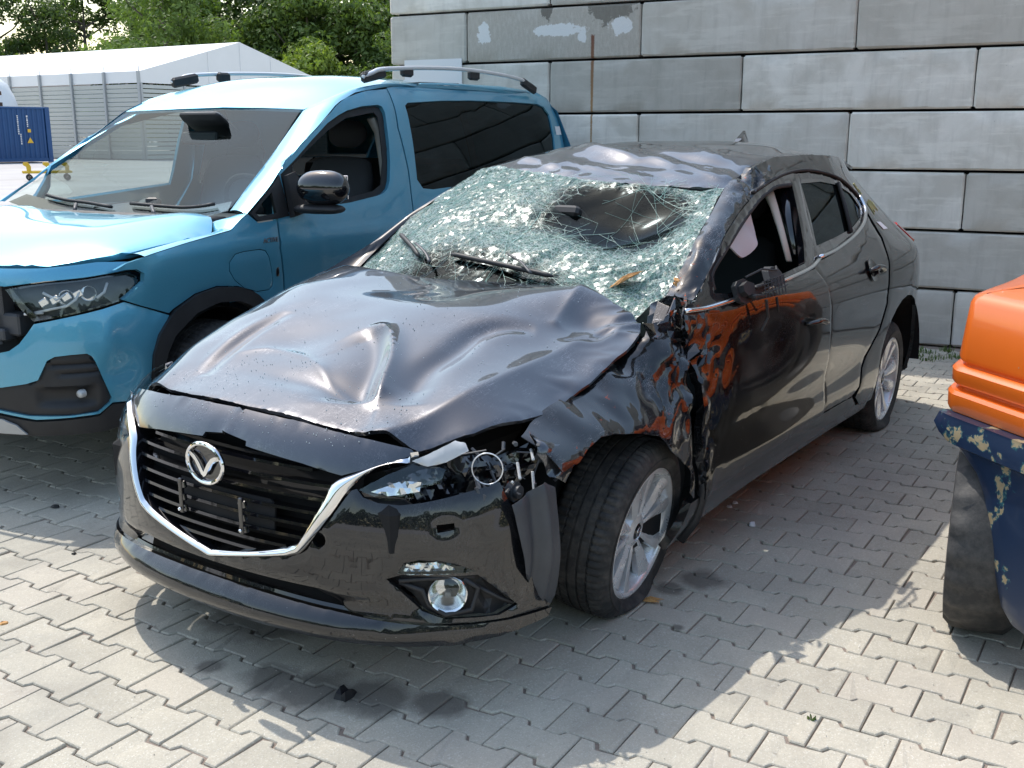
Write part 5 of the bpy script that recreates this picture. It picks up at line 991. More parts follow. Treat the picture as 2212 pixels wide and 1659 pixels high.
# ================================================================== ground
def paver_mat():
    m=mat('concrete_paver',(.36,.345,.315),.88); q=N(m); g_=q.n('NewGeometry'); co=g_.outputs['Position']; oi=q.n('ObjectInfo')
    at=q.n('Attribute',attribute_name='tone'); tone=q.math('ADD',at.outputs['Fac'],q.math('MULTIPLY',oi.outputs['Random'],.0))
    n1=q.noise(co,190,2,.5); n2=q.noise(co,80,4,.6); n3=q.noise(co,2.2,5,.6); n4=q.noise(co,7,4,.6)
    sp=q.voro(co,150); 
    base=q.mix(n2.outputs[0],(.385,.352,.285),(.565,.52,.425))
    base=q.mix(q.ramp(sp.outputs['Distance'],[(.0,.8),(.20,0)]),base,(.10,.10,.105))
    base=q.mix(q.ramp(n1.outputs[0],[(.58,0),(.68,.65)]),base,(.68,.66,.60))
    base=q.mix(q.ramp(n3.outputs[0],[(.42,0),(.66,.42)]),base,(.25,.235,.205)); n6=q.noise(co,.9,6,.7,.6); base=q.mix(q.ramp(n6.outputs[0],[(.52,0),(.66,.30)]),base,(.20,.165,.13)); ty_=q.noise(q.coord('Object',(1,1,1)),1); gl_=q.noise(co,26,5,.7); base=q.mix(q.ramp(gl_.outputs[0],[(.62,0),(.72,.45)]),base,(.17,.15,.125))
    tn=q.ramp(tone,[(0,.93),(1,1.06)]); base=q.mix(1.0,base,tn,'MULTIPLY')
    pk=q.ramp(tone,[(.80,0),(.98,.22)]); base=q.mix(pk,base,(.44,.36,.31))
    # oil and water stains under the wrecked nose
    xyz=q.n('SeparateXYZ'); q.l(co,xyz.inputs[0])
    def blob(cx,cy,r,edge=.35,d=.75):
        dx=q.math('SUBTRACT',xyz.outputs[0],cx); dy=q.math('SUBTRACT',xyz.outputs[1],cy); dd=q.math('SQRT',q.math('ADD',q.math('MULTIPLY',dx,dx),q.math('MULTIPLY',dy,dy)))
        dd=q.math('ADD',q.math('DIVIDE',dd,r),q.math('MULTIPLY',q.math('SUBTRACT',n4.outputs[0],.5),1.3)); return q.ramp(dd,[(.55,d),(1.05,0)])
    st=None
    for b_ in ((.80,.45,.12),(.86,.30,.14),(.88,.15,.10),(.72,.62,.09),(-.42,.86,.10),(-.30,.80,.06),(.93,-.05,.05),(-.05,.95,.03),(.55,-.2,.3)):
        s_=blob(*b_); st=s_ if st is None else q.math('MAXIMUM',st,s_)
    base=q.mix(st,base,(.12,.105,.088))
    q.l(base,q.b.inputs['Base Color']); q.bump(n1.outputs[0],.55,.003,prev=None)
    return m
PAV=paver_mat()
def sand_mat():
    m=mat('joint_sand',(.17,.13,.105),.95); q=N(m); g_=q.n('NewGeometry'); co=g_.outputs['Position']; n_=q.noise(co,120,4,.7); n2=q.noise(co,3,3)
    base=q.mix(n_.outputs[0],(.17,.13,.11),(.34,.28,.23)); q.l(base,q.b.inputs['Base Color']); q.bump(n_.outputs[0],.8,.004)
    return m
def yard_mat():
    m=mat('pale_yard_concrete',(.42,.40,.385),.9); q=N(m); g_=q.n('NewGeometry'); co=g_.outputs['Position']; n_=q.noise(co,.35,5,.6); n2=q.noise(co,30,3)
    base=q.mix(q.ramp(n_.outputs[0],[(.40,0),(.62,.6)]),(.50,.475,.46),(.36,.325,.31)); base=q.mix(q.math('MULTIPLY',n2.outputs[0],.25),base,(.25,.24,.23)); q.l(base,q.b.inputs['Base Color']); return m
mb=MB(); X0,X1,Y0,Y1=-9.5,7.5,-9,8
mb.add([(X0,Y0,-.0085),(X1,Y0,-.0085),(X1,Y1,-.0085),(X0,Y1,-.0085)],[(0,1,2,3)]); sb=mb.obj('paved_ground',sand_mat()); tag(sb,kind='structure')
mb=MB(); B_=400
mb.add([(-B_,-B_,-.02),(B_,-B_,-.02),(B_,B_,-.02),(-B_,B_,-.02)],[(0,1,2,3)]); gr=mb.obj('ground',yard_mat()); tag(gr,kind='structure')
u0=np.array([math.cos(math.radians(92.9)),math.sin(math.radians(92.9))]); v0=np.array([-u0[1],u0[0]]); ORG=np.array([.903,-.937]); PER=.1965; RP=.1395
out_=[(0,0),(.041,0),(.053,.022),(.143,.022),(.155,0),(.1965,0),(.1965,.1615),(.155,.1615),(.143,.1395),(.053,.1395),(.041,.1615),(0,.1615)]
def inset(P,d):
    n=len(P); R=[]
    for i in range(n):
        a=np.array(P[i-1]);b=np.array(P[i]);c=np.array(P[(i+1)%n]); e1=b-a; e2=c-b; n1=np.array([-e1[1],e1[0]])/np.linalg.norm(e1); n2=np.array([-e2[1],e2[0]])/np.linalg.norm(e2)
        mm=n1+n2; mm/=np.linalg.norm(mm); R.append(b+mm*d/max(.5,mm@n1))
    return R
def paver_geo(seed):
    r_=random.Random(seed); j=lambda s: r_.uniform(-s,s)
    A=[q+np.array([j(.0008),j(.0008)]) for q in inset(out_,.0019)]; B=inset([tuple(q) for q in A],.0026+j(.0008)); C=inset([tuple(q) for q in B],.0025)
    V=[(a,b,-.03) for a,b in A]+[(a,b,-.0040+j(.0006)) for a,b in A]+[(a,b,-.0009+j(.0005)) for a,b in B]+[(a,b,j(.0002)) for a,b in C]
    if r_.random()<.5:
        k_=r_.randrange(12)
        for o_ in (12,24,36): V[o_+k_]=(V[o_+k_][0]*.97+.098*.03,V[o_+k_][1]*.95+.08*.05,V[o_+k_][2]-.004)
    F=[tuple(range(36,48))]+[(r*12+i,r*12+(i+1)%12,r*12+12+(i+1)%12,r*12+12+i) for r in range(3) for i in range(12)]
    return V,F
PG=[paver_geo(s) for s in range(10)]
pm=[]
for V,F in PG:
    me=bpy.data.meshes.new('paver'); me.from_pydata([(a-.098,b-.08,c) for a,b,c in V],[],F); me.materials.append(PAV); me.update(); pm.append(me)
cells=[]; cp=np.array(cam.location[:2]); R3=random.Random(11)
cf=np.array([_f.x,_f.y,_f.z]); cr_=np.cross(cf,[0,0,1]); cr_/=np.linalg.norm(cr_); cu=np.cross(cr_,cf)
wdir=np.array([-.13077,.99141]); wn=np.array([.99141,.13077]); wb=np.array([-5.174,.598])
for i in range(-60,60):
    for r in range(-70,70):
        o2=ORG+u0*(i*PER+(.5*PER if r%2 else 0)+.098)+v0*(r*RP+.08)
        if not(X0<o2[0]<X1 and Y0<o2[1]<Y1): continue
        if (o2-wb)@wn<.12 and (o2-wb)@wdir>-4.75: continue
        q=np.array([o2[0],o2[1],0])-np.array(cam.location); z=q@cf; vis=False
        if z>.3:
            x=.5+q@cr_/z*2292.04/2212; y=.5-q@cu/z*2292.04/1659; vis=-.03<x<1.03 and -.03<y<1.03
            if -.95<o2[0]<.55 and abs(o2[1])<.6: vis=False
            if -3.4<o2[0]<.3 and abs(o2[1])<.75: vis=False
        cells.append((0 if vis else 1,z if vis else 99,i,r,o2))
cells.sort(key=lambda c:(c[0],c[1]))
bv=[];bf=[];bt=[]
for k_,(nv,z,i,r,o2) in enumerate(cells):
    g_=R3.randrange(10); tl=(R3.gauss(0,.006),R3.gauss(0,.006)); dz=R3.uniform(-.0016,.0016)-.001; ro=math.radians(92.9)+R3.gauss(0,.004); tone=R3.random(); du=R3.gauss(0,.0008); dv_=R3.gauss(0,.0006)
    if k_<300:
        o=bpy.data.objects.new('paver',pm[g_].copy() if False else pm[g_]); COL.objects.link(o); o.parent=sb; o.location=(o2[0]+du,o2[1]+dv_,dz); o.rotation_euler=(tl[0],tl[1],ro)
    else:
        c,s_=math.cos(ro),math.sin(ro); b0=len(bv)
        for a,b,cz in PG[g_][0]:
            a-=.098;b-=.08; bv.append((o2[0]+du+c*a-s_*b,o2[1]+dv_+s_*a+c*b,cz+dz+a*tl[1]+b*tl[0]))
        bf+=[tuple(q+b0 for q in f) for f in PG[g_][1]]; bt+=[tone]*len(PG[g_][0])
pb=mk('pavers',bv,bf,PAV,sb); pb['kind']='stuff'; at=pb.data.attributes.new('tone','FLOAT','POINT'); at.data.foreach_set('value',np.array(bt,np.float32))
for me in pm:
    at=me.attributes.new('tone','FLOAT','POINT'); at.data.foreach_set('value',np.full(48,R3.random(),np.float32))
# ================================================================== block wall
def block_mat(name,c0,c1,rough_face=False,stain=True):
    m=mat(name,c0,.9); q=N(m); g_=q.n('NewGeometry'); co=g_.outputs['Position']; oi=q.n('ObjectInfo')
    n1=q.noise(co,60,4,.6); n2=q.noise(co,3.2,6,.62,.4); n3=q.noise(q.coord('Object',(1.2,1.2,9)),1.5,5,.6); n5=q.noise(q.coord('Object',(7,7,.8)),1.6,5,.65)
    base=q.mix(q.ramp(n2.outputs[0],[(.38,0),(.62,1)]),c0,c1)
    base=q.mix(q.math('MULTIPLY',q.ramp(n5.outputs[0],[(.5,0),(.7,1)]),.35),base,tuple(a*.72 for a in c0))
    base=q.mix(q.math('MULTIPLY',q.ramp(n3.outputs[0],[(.52,0),(.60,1)]),.30),base,tuple(min(1,a*1.25) for a in c1))
    tn=q.ramp(oi.outputs['Random'],[(0,.90),(1,1.08)]); base=q.mix(1.0,base,tn,'MULTIPLY')
    po=q.voro(co,34); pr_=q.noise(co,9,3); hole=q.math('MULTIPLY',q.ramp(po.outputs['Distance'],[(0,1),(.055,1),(.085,0)]),q.ramp(pr_.outputs[0],[(.56,0),(.6,1)]))
    base=q.mix(q.math('MULTIPLY',hole,.6),base,(.08,.08,.08)); q.l(base,q.b.inputs['Base Color'])
    h=q.math('SUBTRACT',q.math('ADD',q.math('MULTIPLY',n1.outputs[0],.5),q.math('MULTIPLY',n2.outputs[0],.5)),hole); q.bump(h,.35 if not rough_face else .9,.006)
    if rough_face:
        sp=q.voro(co,70); b2=q.mix(q.ramp(sp.outputs['Distance'],[(0,.5),(.3,0)]),(.44,.405,.355),(.24,.22,.19)); b2=q.mix(q.ramp(q.noise(q.coord('Object',(30,30,9)),1.5,5,.7).outputs[0],[(.45,0),(.65,.8)]),b2,(.52,.49,.44))
        ob=q.n('SeparateXYZ'); cc=q.n('TexCoord'); q.l(cc.outputs['Object'],ob.inputs[0]); nn=q.noise(cc.outputs['Object'],16,5,.65)
        def pat(cx,cz,rx,rz,v=1):
            a=q.math('DIVIDE',q.math('SUBTRACT',ob.outputs[0],cx),rx); b=q.math('DIVIDE',q.math('SUBTRACT',ob.outputs[2],cz),rz); d=q.math('SQRT',q.math('ADD',q.math('MULTIPLY',a,a),q.math('MULTIPLY',b,b)))
            return q.ramp(q.math('ADD',d,q.math('MULTIPLY',q.math('SUBTRACT',nn.outputs[0],.5),1.8)),[(.90,v),(1.0,0)])
        w_=q.math('MAXIMUM',q.math('MAXIMUM',pat(-.60,.02,.06,.085),pat(.06,.025,.24,.05)),q.math('MAXIMUM',pat(.60,.04,.10,.07),pat(.28,-.03,.04,.05)))
        b2=q.mix(pat(.52,.20,.19,.15,.6),b2,(.06,.055,.04)); b2=q.mix(pat(-.03,.20,.05,.10,.7),b2,(.07,.06,.05)); b2=q.mix(w_,b2,(.72,.72,.71))
        q.l(b2,q.b.inputs['Base Color'])
        base=b2
    if stain:
        xyz=q.n('SeparateXYZ'); q.l(co,xyz.inputs[0]); zz=xyz.outputs[2]; sn=q.noise(q.coord('Generated'),1,1)
        s_=q.math('ADD',q.math('MULTIPLY',q.math('SUBTRACT',xyz.outputs[0],-5.174),-.13077),q.math('MULTIPLY',q.math('SUBTRACT',xyz.outputs[1],.598),.99141))
        wig=q.noise(q.n('CombineXYZ').outputs[0],1); 
        d=q.math('ABSOLUTE',q.math('SUBTRACT',s_,-2.798)); wd=q.math('MULTIPLY_ADD',q.math('SUBTRACT',zz,1.3),.012); 
        wdn=q.n('MapRange'); q.l(zz,wdn.inputs[0]); wdn.inputs[1].default_value=1.3; wdn.inputs[2].default_value=2.25; wdn.inputs[3].default_value=.007; wdn.inputs[4].default_value=.020
        f_=q.math('DIVIDE',q.math('ADD',d,q.math('MULTIPLY',q.math('SUBTRACT',n1.outputs[0],.5),.012)),wdn.outputs[0]); r_=q.ramp(f_,[(.5,1),(1.0,0)])
        ztop=q.ramp(q.math('ADD',q.math('MULTIPLY',q.math('SUBTRACT',zz,2.235),8),q.math('MULTIPLY',n1.outputs[0],.4)),[(.15,1),(.3,0)])
        col=q.mix(q.ramp(q.math('MULTIPLY',q.math('SUBTRACT',zz,1.2),1.0),[(.5,0),(1,1)]),(.34,.19,.07),(.16,.045,.018))
        base=q.mix(q.math('MULTIPLY',q.math('MULTIPLY',r_,ztop),.9),base,col); q.l(base,q.b.inputs['Base Color'])
    return m
BM=[block_mat('concrete_block_a',(.52,.49,.435),(.62,.595,.545)),block_mat('concrete_block_b',(.47,.445,.395),(.55,.525,.475)),block_mat('concrete_block_c',(.60,.57,.51),(.76,.73,.67)),block_mat('concrete_block_rough',(.33,.31,.28),(.4,.38,.35),True)]
WALL=thing('block_wall','tall wall of stacked grey concrete blocks behind both vehicles','wall',(-5.174,.598,0),math.radians(97.514))
def block_mesh(L,seed,m):
    r_=random.Random(seed); H=.4; D=.8; V=[];F=[]
    nx=max(2,int(L/.1)); nz=4; ch=.013
    xs=[-L/2+.004,-L/2+.004+ch]+[-L/2+ch+.004+(L-2*ch-.008)*i/nx for i in range(1,nx)]+[L/2-.004-ch,L/2-.004]; zs=[.004,.004+ch]+[ch+.004+(H-2*ch-.006)*i/nz for i in range(1,nz)]+[H-.003-ch,H-.003]
    for i,x in enumerate(xs):
        for k_,z in enumerate(zs):
            ex=i in(0,len(xs)-1); ez=k_ in(0,len(zs)-1); y=0 if not(ex or ez) else ch
            jx=r_.uniform(-.002,.002); jz=r_.uniform(-.0035,.0035) if k_ in(1,len(zs)-2) and not ex else 0; dy=r_.uniform(-.0015,.0015)
            if k_ in (1,len(zs)-2) and not ex and r_.random()<.12: dy+=.006
            if (ex and ez): x2=x+(.012 if i==0 else -.012); z2=z+(.006 if k_==0 else -.006)
            else: x2=x+jx;z2=z+jz
            V.append((x2,y+dy,z2-H/2))
    nzv=len(zs)
    for i in range(len(xs)-1):
        for k_ in range(nzv-1): a=i*nzv+k_; F.append((a,a+nzv,a+nzv+1,a+1))
    b=len(V); hx=L/2-.004; V+=[(-hx,D,-H/2+.004),(hx,D,-H/2+.004),(hx,D,H/2-.003),(-hx,D,H/2-.003)]
    lo=[i*nzv for i in range(len(xs))]; hi=[i*nzv+nzv-1 for i in range(len(xs))]
    F.append(tuple(lo[::-1])+(b,b+1)); F.append(tuple(hi)+(b+2,b+3)); F.append(tuple(range(nzv))+(b+3,b)); F.append(tuple(range(len(xs)*nzv-1,(len(xs)-1)*nzv-1,-1))+(b+1,b+2)); F.append((b+1,b,b+3,b+2))
    me=bpy.data.meshes.new('concrete_block'); me.from_pydata(V,[],F); me.materials.append(m); me.polygons.foreach_set('use_smooth',[True]*len(F)); me.set_sharp_from_angle(angle=math.radians(35)); me.update(); return me
cache={}
def block(s0,s1,c,mi,seed):
    L=round(s1-s0,3); key=(L,mi,seed%4)
    if key not in cache: cache[key]=block_mesh(L,seed%4*7+3,BM[mi])
    # local +x runs along the wall away from the tent end, local -y faces the yard; mesh front is y=0 facing -y
    o=bpy.data.objects.new('concrete_block',cache[key]); COL.objects.link(o); o.parent=WALL; o.location=((s0+s1)/2,0,c*.4117+.2); return o
WR=random.Random(21)
for c in range(10):
    js=[-4.68]
    first=-3.93 if c==5 else (-4.72+.8 if c%2 else -3.2)
    if c%2==0: J=[-3.17,-1.6,0,1.6,3.2,4.8,6.4,8.0]
    elif c==5: J=[-3.93,-2.4,-.80,.8,2.4,4.0,5.6,7.2,8.0]
    else: J=[-3.95,-2.4,-.805,.8,2.4,4.0,5.6,7.2,8.0]
    js+=J
    for a,b in zip(js[:-1],js[1:]):
        mi=WR.choice([0,0,1,1,2])
        if c==5 and a==-3.93: mi=3
        if c==4 and a==0: mi=2
        if c==4 and abs(a+1.6)<.01: mi=2
        if c==4 and a==-3.17: mi=1
        if c==5 and a<-4: mi=1
        o=block(a,b,c,mi,WR.randrange(100)); o.location.y=WR.uniform(-.006,.006)
mb=MB(); mb.box((1.66,.4,2.03),(12.6,.62,4.05)); mb.obj('wall_light_blocker',M['darker'],WALL)  # unseen box added inside the blocks to keep sun out of the joints
# local y axis of the wall object points to its left (-x world): the mesh front must look to the yard
mb=MB(); mb.box((-4.252,-.006,1.985),(.562,.010,.22)); sg_=mb.obj('sign_board',M['white_sticker']); sg_.matrix_world=Matrix.Translation((-5.174,.598,0))@Matrix.Rotation(math.radians(97.514),4,'Z'); tag(sg_,'blank white board screwed to the block wall above the blue van','sign')
mb=MB()
for s_ in (-4.515,-3.99): mb.lathe([(0,.004),(.008,.003),(.009,0)],8,'Y',(s_,-.016,2.075))
# ================================================================== forklift at the right edge
def worn(name,c,chips,amt=.0,coat=.6,rough=.35,big=6,teal=False):
    m=mat(name,c,rough,0,coat,.08); q=N(m); co=q.coord('Object'); n1=q.noise(co,big,6,.62,.3); n2=q.noise(co,45,4,.6); n3=q.noise(co,2,4,.6)
    base=q.mix(q.ramp(n3.outputs[0],[(.35,0),(.75,.35)]),c,tuple(a*.75 for a in c))
    mk_=q.ramp(q.math('ADD',n1.outputs[0],q.math('MULTIPLY',q.math('SUBTRACT',n2.outputs[0],.5),.12)),[(.66-amt,0),(.675-amt,1)])
    if teal:
        m2=q.ramp(n1.outputs[0],[(.64-amt,0),(.65-amt,1)]); base=q.mix(m2,base,(.02,.09,.11))
    base=q.mix(mk_,base,q.mix(n2.outputs[0],chips,tuple(a*.55 for a in chips)))
    fs=q.coord('Object',(40,40,9)); sc_=q.ramp(q.noise(fs,1,3,.5).outputs[0],[(.74,0),(.76,.7)]); base=q.mix(sc_,base,chips)
    q.l(base,q.b.inputs['Base Color']); q.l(q.math('SUBTRACT',coat,q.math('MULTIPLY',mk_,coat)),q.b.inputs['Coat Weight']); q.bump(q.math('ADD',mk_,q.math('MULTIPLY',n2.outputs[0],.1)),-.3,.004); return m
M['orange']=worn('orange_machine_paint',(.80,.155,.014),(.50,.40,.28),.0,); M['navy']=worn('chipped_navy_paint',(.008,.022,.058),(.36,.29,.18),.06,.5,.4,12,True); M['tread']=tyre_m('worn_grey_tyre',(.030,.030,.031),.5)
FK=thing('forklift','orange and navy forklift with a ribbed counterweight and chipped paint','forklift',(-1.4,2.4,0))
def fo_(name,mb,m,smooth=True,angle=35,parent=None):
    off=Vector((-1.4,2.4,0)); mb.v=[tuple(Vector(v)-off) for v in mb.v]; return mb.obj(name,m,parent or FK,smooth,angle)
plan=[(-3.0,1.60),(-2.0,1.60),(-1.0,1.585),(-.62,1.555),(-.50,1.575),(-.44,1.635),(-.24,1.875),(-.12,2.05),(-.06,2.25),(-.04,2.55),(-.06,2.85),(-.15,3.05),(-.35,3.22),(-.6,3.27),(-3.0,3.27)]
def pinset(P,d):
    c=np.array([-1.8,2.42]); R=[]
    n=len(P)
    for i in range(n):
        a=np.array(P[i-1]);b=np.array(P[i]);c2=np.array(P[(i+1)%n]); e1=(b-a)/np.linalg.norm(b-a); e2=(c2-b)/np.linalg.norm(c2-b); n1=np.array([-e1[1],e1[0]]);n2=np.array([-e2[1],e2[0]]); mm=n1+n2; mm/=max(.3,np.linalg.norm(mm)); R.append(b+mm*d/max(.6,mm@n1))
    return R
PL_=[tuple(q) for q in spline(plan,3,True)]
def stack(levels,name,m,cap=True):
    "levels: (z, inset[, zslope])"
    mb=MB(); V=[];n=len(PL_)
    for lv in levels:
        z,d=lv[0],lv[1]
        for q in pinset(PL_,d): V.append((q[0],q[1],z))
    F=[(l*n+i,l*n+(i+1)%n,(l+1)*n+(i+1)%n,(l+1)*n+i) for l in range(len(levels)-1) for i in range(n)]
    if cap: F.append(tuple(range((len(levels)-1)*n,len(levels)*n)))
    mb.add(V,F); return fo_(name,mb,m,True,40)
stack([(.690,.45),(.690,.030),(.690,.012),(.702,.006),(.742,.004),(.752,.012),(.756,.034),(.766,.036),(.770,.018),(.778,.012),(.812,.010),(.822,.020),(.826,.042),(.834,.042),(.838,.030),(.850,.026),(.95,.036),(1.005,.042),(1.024,.052),(1.036,.075),(1.046,.12),(1.075,.30),(1.09,.40)],'counterweight',M['orange'])
# navy chassis skirt: outline on the angled corner, cut away over the wheel
def nav(levels_pts):
    mb=MB(); K=np.array([-.5,1.565]); a=math.radians(50); e=np.array([math.cos(a),math.sin(a)]); nrm=np.array([math.sin(a),-math.cos(a)])
    prof=[(.689,-.003),(.688,-.004),(.680,-.014),(.656,-.022),(.630,.005),(.612,.045),(.598,.080),(.575,.118),(.545,.165),(.50,.200),(.42,.235),(.333,.262),(.25,.295),(.204,.318),(.172,.36),(.165,.42),(.165,.60)]
    V=[]
    for i,(z,d) in enumerate(prof):
        out=-.06 if z>.6885 else .028 if z>.66 else (.036 if z>.6 else .010)
        for s_ in [0,.02,.06,.12,.22,.36,.55]:
            q=K+e*(d+s_*(1 if True else 0))+nrm*(out*min(1,(s_+.004)/.03)-.02*0); 
            if d+s_>.42: q=q+np.array([.0,.0])+(np.array([-.03,.10])-e*.0)*(d+s_-.42)
            V.append((q[0],q[1],z))
    m=7; F=[(i*m+j,i*m+j+1,(i+1)*m+j+1,(i+1)*m+j) for i in range(len(prof)-1) for j in range(m-1)]
    b=len(V); 
    for i,(z,d) in enumerate(prof):
        q=K+e*d-nrm*.10+e*.02; V.append((q[0],q[1],z))
    F+=[(i*m,(i+1)*m,b+i+1,b+i) for i in range(len(prof)-1)]
    mb.add(V,F+[]); return fo_('chassis_skirt',mb,M['navy'],True,40)
nav(None)
mb=MB(); mb.box((-1.75,2.35,.42),(2.6,1.05,.5),bev=.05); fo_('chassis',mb,M['navy'])
mb=MB(); mb.box((-1.6,1.66,.42),(1.0,.10,.42),bev=.03); fo_('side_step',mb,M['navy'])
# wheels
def solid_tyre(R,w,hub,lugs,name_m,depth=.012,wave=.5):
    mb=MB(); n=lugs*4; prof=[(hub,-w/2+.01),(R*.80,-w/2-.004),(R*.93,-w/2),(R,-w/2+.022),(R+.002,-w*.15),(R+.002,w*.15),(R,w/2-.022),(R*.93,w/2),(R*.80,w/2+.004),(hub,w/2-.01)]; m=len(prof); V=[]
    for i in range(n):
        an=2*math.pi*i/n
        for k_,(r_,h_) in enumerate(prof):
            if k_ in (2,3,6,7) and i%4 in (0,1): r_-=depth if k_ in(3,6) else depth*.5
            V.append((r_*math.cos(an),h_,r_*math.sin(an)))
    return mb.add(V,[(i*m+k_,((i+1)%n)*m+k_,((i+1)%n)*m+k_+1,i*m+k_+1) for i in range(n) for k_ in range(m-1)])
def fwheel(c,R,w,rz,lugs,depth):
    wl=bpy.data.objects.new('wheel',None); COL.objects.link(wl); wl.parent=FK; wl.location=Vector(c)-Vector((-1.4,2.4,0)); wl.rotation_euler=(0,.4,rz)
    solid_tyre(R,w,R*.55,lugs,None,depth).obj('tyre',M['tread'],wl,True,40)
    mb=MB(); mb.lathe([(R*.56,w/2-.01),(R*.52,w/2-.03),(R*.45,w*.1),(R*.22,w*.1),(R*.20,w*.35),(0,w*.36)],24,'Y'); mb.lathe([(0,-w*.36),(R*.20,-w*.35),(R*.22,-w*.1),(R*.45,-w*.1),(R*.52,-w/2+.03),(R*.56,-w/2+.01)],24,'Y')
    for k_ in range(6):
        a=k_*math.pi/3; 
        for s_ in (1,-1): mb.tube([(R*.33*math.cos(a),s_*w*.08,R*.33*math.sin(a)),(R*.33*math.cos(a),s_*w*.22,R*.33*math.sin(a))],R*.035,6)
    o=mb.obj('rim',M['plastic_g'],wl,True,40); return wl
fwheel((-.61,1.70,.300),.300,.19,math.radians(9),22,.014)
fwheel((-2.55,1.62,.42),.42,.28,0,22,.03); fwheel((-.735,3.0,.300),.300,.175,0,26,.010); fwheel((-2.55,3.2,.42),.42,.28,0,22,.03)
mb=MB(); mb.box((-3.05,2.4,1.2),(.12,.8,2.2),bev=.02)
for y in (2.1,2.7): mb.box((-3.6,y,.08),(1.1,.12,.05),bev=.01)
fo_('mast',mb,M['plastic_g'])
mb=MB(); mb.box((-1.15,2.42,1.20),(1.0,1.0,.34),bev=.08); fo_('engine_cover',mb,M['orange'])
# ================================================================== marquee hall
def tent_m(name,c,tr=0):
    m=mat(name,c,.55); q=N(m); co=q.coord('Object'); n_=q.noise(co,.6,4,.6); q.l(q.mix(n_.outputs[0],tuple(a*.88 for a in c),c),q.b.inputs['Base Color']); q.bump(n_.outputs[0],.2,.1); return m
M['pvc']=tent_m('white_pvc_sheet',(.80,.81,.82)); M['sheet']=tent_m('grey_ribbed_sheet',(.50,.52,.50)); M['post']=mat('grey_aluminium_post',(.38,.40,.42),.5,.3)
tc=np.array([-38.1,-52.2]); td=np.array([.068,-.9977]); tw=np.array([-.9977,-.068]); TR_=math.atan2(td[1],td[0])
TENT=thing('marquee_hall','large white gabled tent hall with grey ribbed sides beyond the yard','tent',(tc[0],tc[1],0),TR_)
# local x runs along the side away from the corner, local -y across the gable (tw = rotate td by -90)
def tl(x,a,z): return (x,-a,z)
Lt,Wt,He,Hr=45,16.5,5.08,7.25
nb=15;BW=3.0
for i in range(nb):
    x0,x1=i*BW,(i+1)*BW; 
    for a0,z0,a1,z1 in ((0,He,Wt/2,Hr),(Wt/2,Hr,Wt,He)):
        V=[];nu,nv_=8,6
        for u in range(nu+1):
            for v in range(nv_+1):
                s_,t=u/nu,v/nv_; sag=-.10*math.sin(math.pi*s_)*math.sin(math.pi*t); V.append(tl(x0+(x1-x0)*s_,a0+(a1-a0)*t,z0+(z1-z0)*t+sag))
        mk('roof_sheet',V,[(u*(nv_+1)+v,(u+1)*(nv_+1)+v,(u+1)*(nv_+1)+v+1,u*(nv_+1)+v+1) for u in range(nu) for v in range(nv_)],M['pvc'],TENT,True)
    mb=MB(); mb.box((x0+BW/2,.0,He-.33),(BW-.04,.06,.66)); mb.obj('valance',M['pvc'],TENT)
    for k_ in range(17):
        z=.14+k_*.255; mb=MB(); mb.add([(x0+.09,-.06,z-.11),(x1-.09,-.06,z-.11),(x1-.09,-.10,z+.10),(x0+.09,-.10,z+.10),(x1-.09,-.06,z+.125),(x0+.09,-.06,z+.125)],[(0,3,2,1),(3,5,4,2)][::1]); mb.f=[tuple(reversed(f)) for f in mb.f]
        for v_i in range(len(mb.v)): mb.v[v_i]=(mb.v[v_i][0],-mb.v[v_i][1]-.02 if True else 0,mb.v[v_i][2])
        mb.f=[f[::-1] for f in mb.f]; mb.obj('side_slat',M['sheet'],TENT)
for i in range(nb+1):
    mb=MB(); mb.box((i*BW,.10,He/2),(.14,.16,He)); mb.obj('post',M['post'],TENT)
    mb=MB(); mb.tube([(i*BW,.05,He),(i*BW,.05,He+.30)],.025,6); mb.obj('guy_pin',M['post'],TENT)
V=[tl(0,0,4.42),tl(0,Wt,4.42),tl(0,Wt,He),tl(0,Wt/2,Hr),tl(0,0,He)]; mk('gable',V,[(0,4,3,2,1)],M['pvc'],TENT)
for a in (Wt*.33,Wt*.5,Wt*.67): mb=MB(); mb.box((-.02,-a,(4.45+He+ (Hr-He)*(1-abs(a-Wt/2)/(Wt/2)))/2),(.05,.10,(He+(Hr-He)*(1-abs(a-Wt/2)/(Wt/2))-4.45))); mb.obj('gable_seam',M['pvc'],TENT)
for j in range(5):
    for k_ in range(17):
        a0=j*Wt/5; z=.14+k_*.255; mb=MB(); mb.box((-.03,-(a0+Wt/10),z),(.05,Wt/5-.15,.205),ry=.1); mb.obj('end_slat',M['sheet'],TENT)
    mb=MB(); mb.box((-.05,-a0,2.2),(.14,.14,4.4)); mb.obj('end_post',M['post'],TENT)
# ================================================================== blue container
M['cont']=mat('blue_container_paint',(.010,.065,.20),.5); q=N(M['cont']); q.l(q.mix(q.noise(q.coord('Object',(1,1,.4)),2,5,.6).outputs[0],(.008,.05,.165),(.014,.085,.24)),q.b.inputs['Base Color'])
M['print']=mat('white_print',(.7,.7,.72),.6); M['yprint']=mat('yellow_print',(.75,.45,.04),.6)
CN=thing('container','dark blue corrugated shipping container standing before the tent hall','container',(-31.8,-51.8,0),math.atan2(-.15,.99))
Lc=12.2;mb=MB(); n=44; V=[];F=[]
for i in range(n+1):
    for k_ in range(5):
        x=.25+(Lc-.5)*(i+[0,.18,.5,.68,1][k_])/(n+1)*1.0 if k_<4 else None
        if x is None: continue
        y=-.0 if k_ in(0,3) else -.05
        y={0:.0,1:-.05,2:-.05,3:.0}[k_]; V+=[(x,y,.20),(x,y,2.78)]
